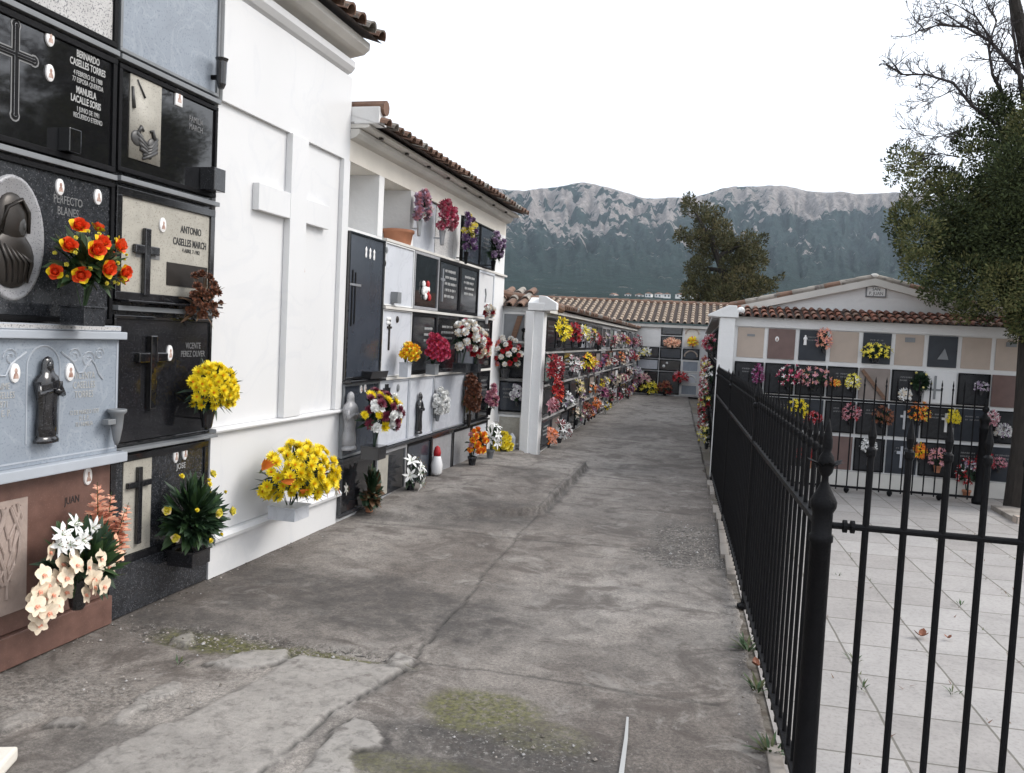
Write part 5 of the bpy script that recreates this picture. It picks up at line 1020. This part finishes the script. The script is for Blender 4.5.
post_mb(1.28, .05).build('post', rb, 0, True).location = (bw, 0, 0)
gt = empty('iron_gate', (.47, 3.22, 0), 0, 'tall black iron gate section with stout bars at the lower right', 'gate')
bm3 = bar_mesh(.012, 1.50, .12)
GSP = .1265; x0g = on_y(850, 734, 3.22)[0]-.47
for i in range(12): inst('bar', bm3, gt, (x0g+GSP*i, 0, .03))
MB().tube([(.03,0,1.125),(x0g+GSP*11.5,0,1.125)], .0125, 'black_metal', 10).build('rail', gt); MB().tube([(x0g-.1,0,.06),(x0g+GSP*11.5,0,.06)], .0125, 'black_metal', 10).build('rail', gt)
m = MB()
for xx in (.075, .098): m.lathe([(.024,-.006),(.026,0),(.024,.006)], 'black_metal', 12, (0,0,0))
m = MB()
for xx in (.072, .098): m.tube([(xx,0,1.125),(xx+.013,0,1.125)], .024, 'black_metal', 10)
m.build('hinge_nut', gt)
MB().lathe([(.02,0),(.02,1.5)], 'black_metal', 10, (x0g+GSP*11.7,0,0)).build('post', gt)

# ================================================================== trees
def clumps(mb, cl, mats, leaf, aspect=.45, dens=1., up=.4, rnd=None):
    """foliage: many small leaf sprays spread through each clump's volume; each clump has its own tone"""
    for (c, r, tone) in cl:
        n = int(dens*14*r*r/(leaf*leaf))+6; C = Vector(c)
        for i in range(n):
            while True:
                d = Vector((rnd.uniform(-1,1), rnd.uniform(-1,1), rnd.uniform(-1,1)))
                if d.length < 1: break
            k = d.length; d = d.normalized() if k > .01 else Vector((0,0,1))
            p = C+d*(r*(k**.55)*rnd.uniform(.75,1.12)); g_ = (d*.8+Vector((rnd.uniform(-.7,.7), rnd.uniform(-.7,.7), up+rnd.uniform(-.5,.5)))).normalized()
            nn = Vector((rnd.uniform(-1,1), rnd.uniform(-1,1), rnd.uniform(-.2,1)))
            L = leaf*rnd.uniform(.6,1.5); s = g_.cross(nn)
            if s.length < .05: continue
            s.normalize(); w = L*aspect*.5; u = tone+rnd.uniform(-.35,.35)
            m_ = mats[2] if u > .62 else (mats[1] if u < .25 else mats[0])
            mb.add([p, p+g_*L*.55-s*w, p+g_*L, p+g_*L*.5+s*w], [(0,1,2,3)], m_)
def limb(mb, pts, r0, r1, mat='bark', n=7):
    k = len(pts); mb.tube(pts, [r0+(r1-r0)*i/(k-1) for i in range(k)], mat, n)
# far tree, behind the end building
rnd = random.Random(21); Y0 = 37.; sc_ = Y0/F/6.443
tx, _, _ = on_y(728, 300, Y0); tr = empty('conifer_tree', (tx, Y0, 0), 0, 'leaning dark conifer with ragged outline rising behind the far roof', 'tree')
def fz(u, v, dep=0.): p = on_y(660+u/6.443, 190+v/6.443, Y0); return (p[0]-tx, dep, p[2])
cl = []
for u, v, r in ((190,100,62),(170,80,40),(265,140,70),(330,150,45),(375,135,42),(370,180,40),(300,220,95),(150,290,52),(110,310,34),(95,318,20),(250,330,85),(330,330,80),(400,260,70),(420,330,80),(470,390,100),(560,340,72),(600,330,50),(660,320,45),(675,305,28),(600,440,95),(650,480,50),(530,470,90),(300,430,75),(240,500,70),(200,490,45),(175,525,28),(270,600,105),(420,590,105),(350,640,90),(520,590,115),(620,620,85),(690,620,52),(740,595,34),(770,570,24),(787,550,14),(190,630,52),(155,650,28),(430,480,60),(200,690,60),(400,700,120),(560,690,110),(280,700,90)):
    for j in range(3 if r > 50 else 1):
        rr = r*sc_*(.8 if j else 1); cl.append((fz(u+rnd.uniform(-.35,.35)*r*(j > 0), v+rnd.uniform(-.35,.35)*r*(j > 0), rnd.uniform(-1,1)*(.9 if r > 50 else .3)), rr*.85, rnd.uniform(.15,.7)))
mb = MB(); clumps(mb, cl, ('cyp_a','cyp_b','cyp_c'), .105, .45, 1.5, .5, rnd); mb.build('crown', tr)
mb = MB(); limb(mb, [(.1,0,-.05),(.15,.1,2.),fz(420,560),fz(330,330),fz(230,150)], .32, .04); 
for a, c in (((420,560),(600,440)),((380,430),(560,350)),((450,600),(760,580)),((330,330),(120,305)),((330,330),(370,140)),((400,520),(230,520))): limb(mb, [fz(*a), fz((a[0]+c[0])/2, (a[1]+c[1])/2-15, .2), fz(*c, .1)], .12, .03)
mb.build('trunk', tr)
# near tree, on the right
rnd = random.Random(22); Y1 = 11.0; s1 = Y1/F/2.415
tx, _, _ = on_y(1024, 480, Y1); tr = empty('pine_tree', (tx, Y1, 0), 0, 'large shaggy evergreen at the right edge with bare twigs at its top', 'tree')
def fz(u, v, dep=0.): p = on_y(860+u/2.415, v/2.415, Y1+dep); return (p[0]-tx, dep, p[2])
cl = []
for u, v, r in ((110,395,42),(75,432,20),(150,425,45),(195,430,40),(140,470,40),(85,545,32),(105,520,40),(140,570,58),(215,480,62),(230,540,70),(262,335,40),(240,350,25),(330,255,42),(350,240,34),(345,305,52),(300,380,45),(370,370,60),(240,590,70),(150,640,48),(120,620,30),(190,690,48),(170,705,30),(260,640,75),(330,600,85),(350,480,85),(390,560,95),(275,730,42),(250,755,28),(230,735,28),(350,690,66),(390,440,85),(320,440,50),(300,750,30),(395,720,60),(415,760,55),(390,800,34),(440,640,110),(480,520,120),(470,400,100),(430,310,70),(560,600,130),(600,460,130),(540,340,90),(640,620,110),(680,500,100),(520,720,80),(620,720,70),(450,250,60)):
    for j in range(3 if r > 50 else (2 if r > 32 else 1)):
        cl.append((fz(u+rnd.uniform(-.5,.5)*r*(j > 0), v+rnd.uniform(-.5,.5)*r*(j > 0), rnd.uniform(-.85,.85)*(1 if r > 40 else .45)), r*s1*(.80 if j else .84), rnd.uniform(.1,.75)))
mb = MB(); clumps(mb, cl, ('pine_a','pine_b','pine_c'), .036, .45, 1.5, .3, rnd); mb.build('crown', tr)
mb = MB(); limb(mb, [(.0,0,-.05),(.0,0,.1),(.02,0,.8),(.0,0,1.5),(-.02,0,2.0)], .20, .16, n=14)
limb(mb, [(-.02,0,1.95),(.05,.05,2.6),(.12,0,3.3),(.1,.0,4.0),fz(400,120),fz(372,-10),fz(350,-120)], .16, .03, n=10)
limb(mb, [(-.02,0,1.95),(-.25,-.1,2.25),(-.5,-.1,2.6),(-.8,0,2.9)], .10, .03, n=8)
for q in ((230,540),(340,450),(150,430),(520,450),(600,560),(330,280)): limb(mb, [(.05,0,2.4),((.05+fz(*q)[0])/2, .1, (2.5+fz(*q)[2])/2+.1), fz(*q, .1)], .07, .015)
mb.build('trunk', tr)
mb = MB(); tw = MB()
def twigs(p, d, L, r, lev):
    k = 5; pts = [Vector(p)]; d = Vector(d).normalized()
    for i in range(k):
        d = (d+Vector((rnd.gauss(0,.16), rnd.gauss(0,.16), rnd.gauss(.03,.14)))).normalized(); pts.append(pts[-1]+d*L/k)
        if lev < 3 and i > 0 and rnd.random() < .85:
            ax_ = Vector((rnd.gauss(0,1), rnd.gauss(0,1), rnd.gauss(0,1))).normalized(); twigs(pts[-1], d+ax_*.9, L*rnd.uniform(.4,.6), r*.5, lev+1)
    tw.tube(pts, [max(.0026, r*(1-.7*i/k)) for i in range(k+1)], 'twig', 4)
    if lev >= 2:
        for i in range(3):
            q = pts[-1-i]; tw.petal(q, Vector((rnd.gauss(0,1),rnd.gauss(0,1),rnd.gauss(.3,1))), Vector((.2,-1,.5)), .026, .010, 'twig', .2, 0, 1, .2)
for pl, r in (([(395,190),(350,140),(315,100),(255,65),(190,60),(140,75)], .035), ([(330,300),(270,255),(225,200),(160,180),(100,180),(62,155)], .030), ([(350,240),(320,180),(310,110),(330,50),(300,0)], .03), ([(395,250),(385,180),(372,90),(360,0)], .04), ([(270,330),(230,320),(190,330),(140,325)], .014), ([(230,215),(190,235),(150,240)], .012), ([(320,100),(280,40),(230,10)], .02), ([(255,65),(200,30),(150,45)], .014), ([(420,200),(460,120),(480,40)], .03), ([(240,380),(190,370),(150,390)], .012)):
    pts = [Vector(fz(u, v, .15*math.sin(i*1.3+r*90))) for i, (u, v) in enumerate(pl)]; limb(tw, pts, r*.7, r*.2, 'twig', 6)
    for i in range(1, len(pts)):
        for t_ in range(6):
            p = pts[i-1].lerp(pts[i], rnd.random()); dd = (pts[i]-pts[i-1]).normalized()+Vector((rnd.gauss(0,.6), rnd.gauss(0,.6), rnd.gauss(.1,.6))); twigs(p, dd, rnd.uniform(.12,.30), r*.3, 1)
tw.build('bare_branches', tr)
# a second evergreen farther along that row, mirrored in the polished slabs
t2 = copy_tree(tr); t2.location = (8.6, 16.8, 0); t2.rotation_euler = (0,0,R(150)); t2.scale = (1.5,1.5,1.6); t2['label'] = 'second evergreen standing right of the picture, mirrored in the polished slabs'

# ================================================================== mountain and far houses
rid = [(-600,215),(300,205),(400,193),(478,184),(501,188.5),(524,190.6),(554,186),(583,182),(604,186),(620,191),(638,195.7),(671,198.6),(697,197),(722,189.4),(755,184.4),(781,186),(806,189.4),(831,192.7),(890,192.7),(960,197),(1060,206),(1500,225)]
rpx = np.array([p[0] for p in rid], float); rpy = np.array([p[1] for p in rid], float)
ex = [(100,-1),(200,8),(320,24),(480,45.),(700,52),(1000,70),(1500,93),(1900,112)]
nu, nv = 860, 250
ux = np.linspace(-150, 1250, nu); ds_ = np.concatenate([np.linspace(100, 700, 30, endpoint=False), np.linspace(700, 2600, nv-30)])
PX, D = np.meshgrid(ux, ds_); ridge = np.interp(PX, rpx, rpy)+(vnoise(PX, PX*0, 201, 5, 28)-.5)*5
hor = 345-(PX-700)*-.05; el_r = hor-ridge
dd_ = D+ (vnoise(PX, D*.02, 210, 4, 60)-.5)*260*sst(900, 1800, D)
el = np.interp(dd_, [p[0] for p in ex], [p[1] for p in ex]); tt = np.clip((dd_-1900)/650, 0, 1)
lowr = np.interp(1900, [p[0] for p in ex], [p[1] for p in ex])
el = np.where(dd_ > 1900, lowr+(el_r-lowr)*(1-(1-tt)**1.7), el)
gul = vnoise(PX*.02+D*.0016, PX*.055, 220, 5, .55)-.5
el = el+gul*np.clip((D-600)/1000, 0, 1)*34*(1-sst(2350, 2600, D))+(vnoise(PX*.1, D*.012, 230, 6, 1.2)-.5)*np.clip((D-900)/1000, 0, 1)*14*(1-.6*sst(2400, 2600, D))
el = np.where(D > 2599, el_r, np.minimum(el, el_r*(.25+.75*np.clip(D/2600, 0, 1)) + 0*el)) if False else np.minimum(el, el_r)
el = np.where(D > 2599, el_r, el)
vx, vy, vz = PX-CX, CY-(hor-el), -F   # bearing of every survey line, turned into the world frame
rx_, ry_, rz_ = [vx*a[0]+vy*a[1]+vz*a[2] for a in (CR, CD, CU)]; hd = np.hypot(rx_, ry_)
Xm, Ym, Zm = D*rx_/hd, D*ry_/hd, EYE+D*rz_/hd
Zm = np.where(D < 150, np.minimum(Zm, -.5), Zm)
rk = np.interp(PX, [300,478,560,640,700,740,775,806,830,900,1000,1200], [236,232,238,226,216,208,212,222,214,213,214,220])
pyv = hor-el
rock = sst(-7, 12, rk-pyv+(vnoise(PX*.03, D*.004, 240, 8, .7)-.5)*36) * (1-.9*sst(.53, .58, vnoise(PX*.05, D*.008, 250, 6, .6))*sst(820, 690, PX+(n1.mean()*0))) 
bare = np.maximum(rock, .75*sst(.66, .72, vnoise(PX*.03+D*.001, D*.009, 260, 6, .6))*sst(1300, 1700, D))
me = bpy.data.meshes.new('mountain'); idx = np.arange(nu*nv).reshape(nv, nu)
fc = np.stack([idx[:-1,:-1], idx[:-1,1:], idx[1:,1:], idx[1:,:-1]], -1).reshape(-1, 4)
me.from_pydata(np.stack([Xm, Ym, Zm], -1).reshape(-1, 3).tolist(), [], fc.tolist()); me.polygons.foreach_set('use_smooth', [True]*len(me.polygons))
at = me.color_attributes.new('rock', 'FLOAT_COLOR', 'POINT'); at.data.foreach_set('color', np.stack([np.clip(bare,0,1)]*4, -1).astype('f').ravel())
mtn = bpy.data.objects.new('mountain', me); COL.objects.link(mtn); tag(mtn, kind='structure')
g = bpy.data.materials.new('mountain_side'); g.use_nodes = True; N = g.node_tree.nodes; Lk = g.node_tree.links.new; b = N['Principled BSDF']; tc = N.new('ShaderNodeTexCoord'); P = tc.outputs['Object']
ro, _, _, _ = attr('rock')
ad = N.new('ShaderNodeMath'); ad.operation = 'ADD'; Lk(mul(ro, .64), ad.inputs[0]); Lk(mul(ramp(noise(.022, 14, .0, .8), (.36,0.), (.64,1.)), .75), ad.inputs[1])
fr = ramp(ad.outputs[0], (.74,0.), (.98,1.)) if False else ramp(ad.outputs[0], (.66,0.), (.76,1.))
forest = mix(.85, (.024,.048,.044), ramp(noise(.045, 12, .1, .9), (.36,.3), (.64,2.4)), 'MULTIPLY')
rockc = mix(ramp(noise(.055, 12, .1, .9), (.40,0.), (.58,1.)), (.20,.175,.16), (.66,.59,.55))
Lk(mix(fr, forest, rockc), b.inputs['Base Color']); b.inputs['Roughness'].default_value = .95; b.inputs['Specular IOR Level'].default_value = .1
bp = N.new('ShaderNodeBump'); bp.inputs['Strength'].default_value = 1.; bp.inputs['Distance'].default_value = 30; Lk(noise(.028, 14, .1, .85), bp.inputs['Height']); Lk(bp.outputs['Normal'], b.inputs['Normal'])
me.materials.append(g)
HL = ['leftmost far white house just above the end roof','second far white house from the left above the end roof','third far white house, low and wide','fourth far white house, slightly taller than its neighbours','fifth far white house, half hidden by the next','sixth far white house above the end roof','seventh far white house, close to the conifer','far white house hard against the conifer on its left side']
for i, (px, w, h) in enumerate(((612,5,3.4),(628,6,3.6),(639,8,3.),(648,6,4.6),(658,7,4.2),(667,7,3.8),(680,9,3.4),(694,8,3.6))):
    d = 480+((i*37) % 5)*4; x, y, z = on_y(px, 297, d); k = d/F
    e = empty('white_house', (x, y, z-1.5), R((i*23) % 30-15), HL[i], 'house', 'white houses far off below the mountain')
    W, H_, T = w*k*.5, h*k*.72+1.5, 3.2; MB().box(-W, W, 0, 2*T, 0, H_, 'far_wall').build('wall', e)
    MB().prism([(-W-.3,H_+.002),(W+.3,H_+.002),(0,H_+.9)], -.3, 2*T+.3, 'far_roof').build('roof', e)
    for q in (-.5, .45): MB().box(W*q-.4, W*q+.4, -.05, .02, H_*.55, H_*.55+1., 'far_window').build('window', e)

# ================================================================== air, sky, sun, camera
hz = MB().box(-1700, 1700, -60, 2640, -8, 520, 'earth').build('haze'); hz.data.materials.clear(); tag(hz, kind='stuff', label='thin blue air between the cemetery and the mountain', cat='haze')
vm = bpy.data.materials.new('air'); vm.use_nodes = True; N = vm.node_tree.nodes; N.remove(N['Principled BSDF']); pv = N.new('ShaderNodeVolumePrincipled'); pv.inputs['Color'].default_value = (.70,.82,.95,1); pv.inputs['Density'].default_value = HAZE; pv.inputs['Anisotropy'].default_value = .2
vm.node_tree.links.new(pv.outputs[0], N['Material Output'].inputs['Volume']); hz.data.materials.append(vm)
w = bpy.data.worlds.new('World'); sc.world = w; w.use_nodes = True; N = w.node_tree.nodes; bg = N['Background']
sk = N.new('ShaderNodeTexSky'); sk.sky_type = 'NISHITA'; sk.sun_disc = False; sk.sun_elevation = R(SUN_EL); sk.sun_rotation = R(SUN_AZ); sk.air_density = 1.0; sk.dust_density = 6.; sk.ozone_density = 1.
# overcast: a bright, nearly even cloud sheet over the clear sky
tcw = N.new('ShaderNodeTexCoord'); nw = N.new('ShaderNodeTexNoise'); nw.inputs['Scale'].default_value = 2.2; nw.inputs['Detail'].default_value = 5; w.node_tree.links.new(tcw.outputs['Generated'], nw.inputs['Vector'])
rw = N.new('ShaderNodeValToRGB'); rw.color_ramp.elements[0].position = .3; rw.color_ramp.elements[1].position = .7; rw.color_ramp.elements[0].color = (.84,.90,1.,1); rw.color_ramp.elements[1].color = (.93,.96,1.,1); w.node_tree.links.new(nw.outputs['Fac'], rw.inputs['Fac'])
sw = N.new('ShaderNodeVectorMath'); sw.operation = 'SCALE'; sw.inputs['Scale'].default_value = CLOUD; w.node_tree.links.new(rw.outputs['Color'], sw.inputs[0])
mw = N.new('ShaderNodeMix'); mw.data_type = 'RGBA'; mw.inputs[0].default_value = .8; w.node_tree.links.new(sk.outputs[0], mw.inputs[6]); w.node_tree.links.new(sw.outputs[0], mw.inputs[7])
w.node_tree.links.new(mw.outputs[2], bg.inputs['Color']); bg.inputs['Strength'].default_value = SKY
sl = bpy.data.lights.new('sun', 'SUN'); sl.energy = SUN; sl.angle = R(25); sl.color = (1., .975, .94); so = bpy.data.objects.new('sun', sl); COL.objects.link(so)
sd = Vector((math.sin(R(SUN_AZ))*math.cos(R(SUN_EL)), math.cos(R(SUN_AZ))*math.cos(R(SUN_EL)), math.sin(R(SUN_EL)))); so.rotation_euler = sd.to_track_quat('Z', 'Y').to_euler(); so.location = (20, -10, 30)
cd = bpy.data.cameras.new('camera'); cam = bpy.data.objects.new('camera', cd); COL.objects.link(cam); sc.camera = cam
cd.sensor_fit = 'HORIZONTAL'; cd.sensor_width = 36; cd.lens = F/1024*36; cd.clip_start = .05; cd.clip_end = 6000
# world axes of the camera: right, up, back
rows = [[CR[0],CR[1],CR[2]],[CD[0],CD[1],CD[2]],[CU[0],CU[1],CU[2]]]
cam.matrix_world = Matrix(((rows[0][0],rows[0][1],rows[0][2],0),(rows[1][0],rows[1][1],rows[1][2],0),(rows[2][0],rows[2][1],rows[2][2],EYE),(0,0,0,1)))
sc.view_settings.view_transform = 'Standard'; sc.view_settings.look = 'None'; sc.view_settings.exposure = EXPO; sc.view_settings.gamma = 1
sc.cycles.use_denoising = True; sc.cycles.max_bounces = 6; sc.cycles.diffuse_bounces = 3; sc.cycles.glossy_bounces = 3; sc.cycles.volume_bounces = 0; sc.cycles.transparent_max_bounces = 4; sc.cycles.caustics_reflective = False; sc.cycles.sample_clamp_indirect = 8
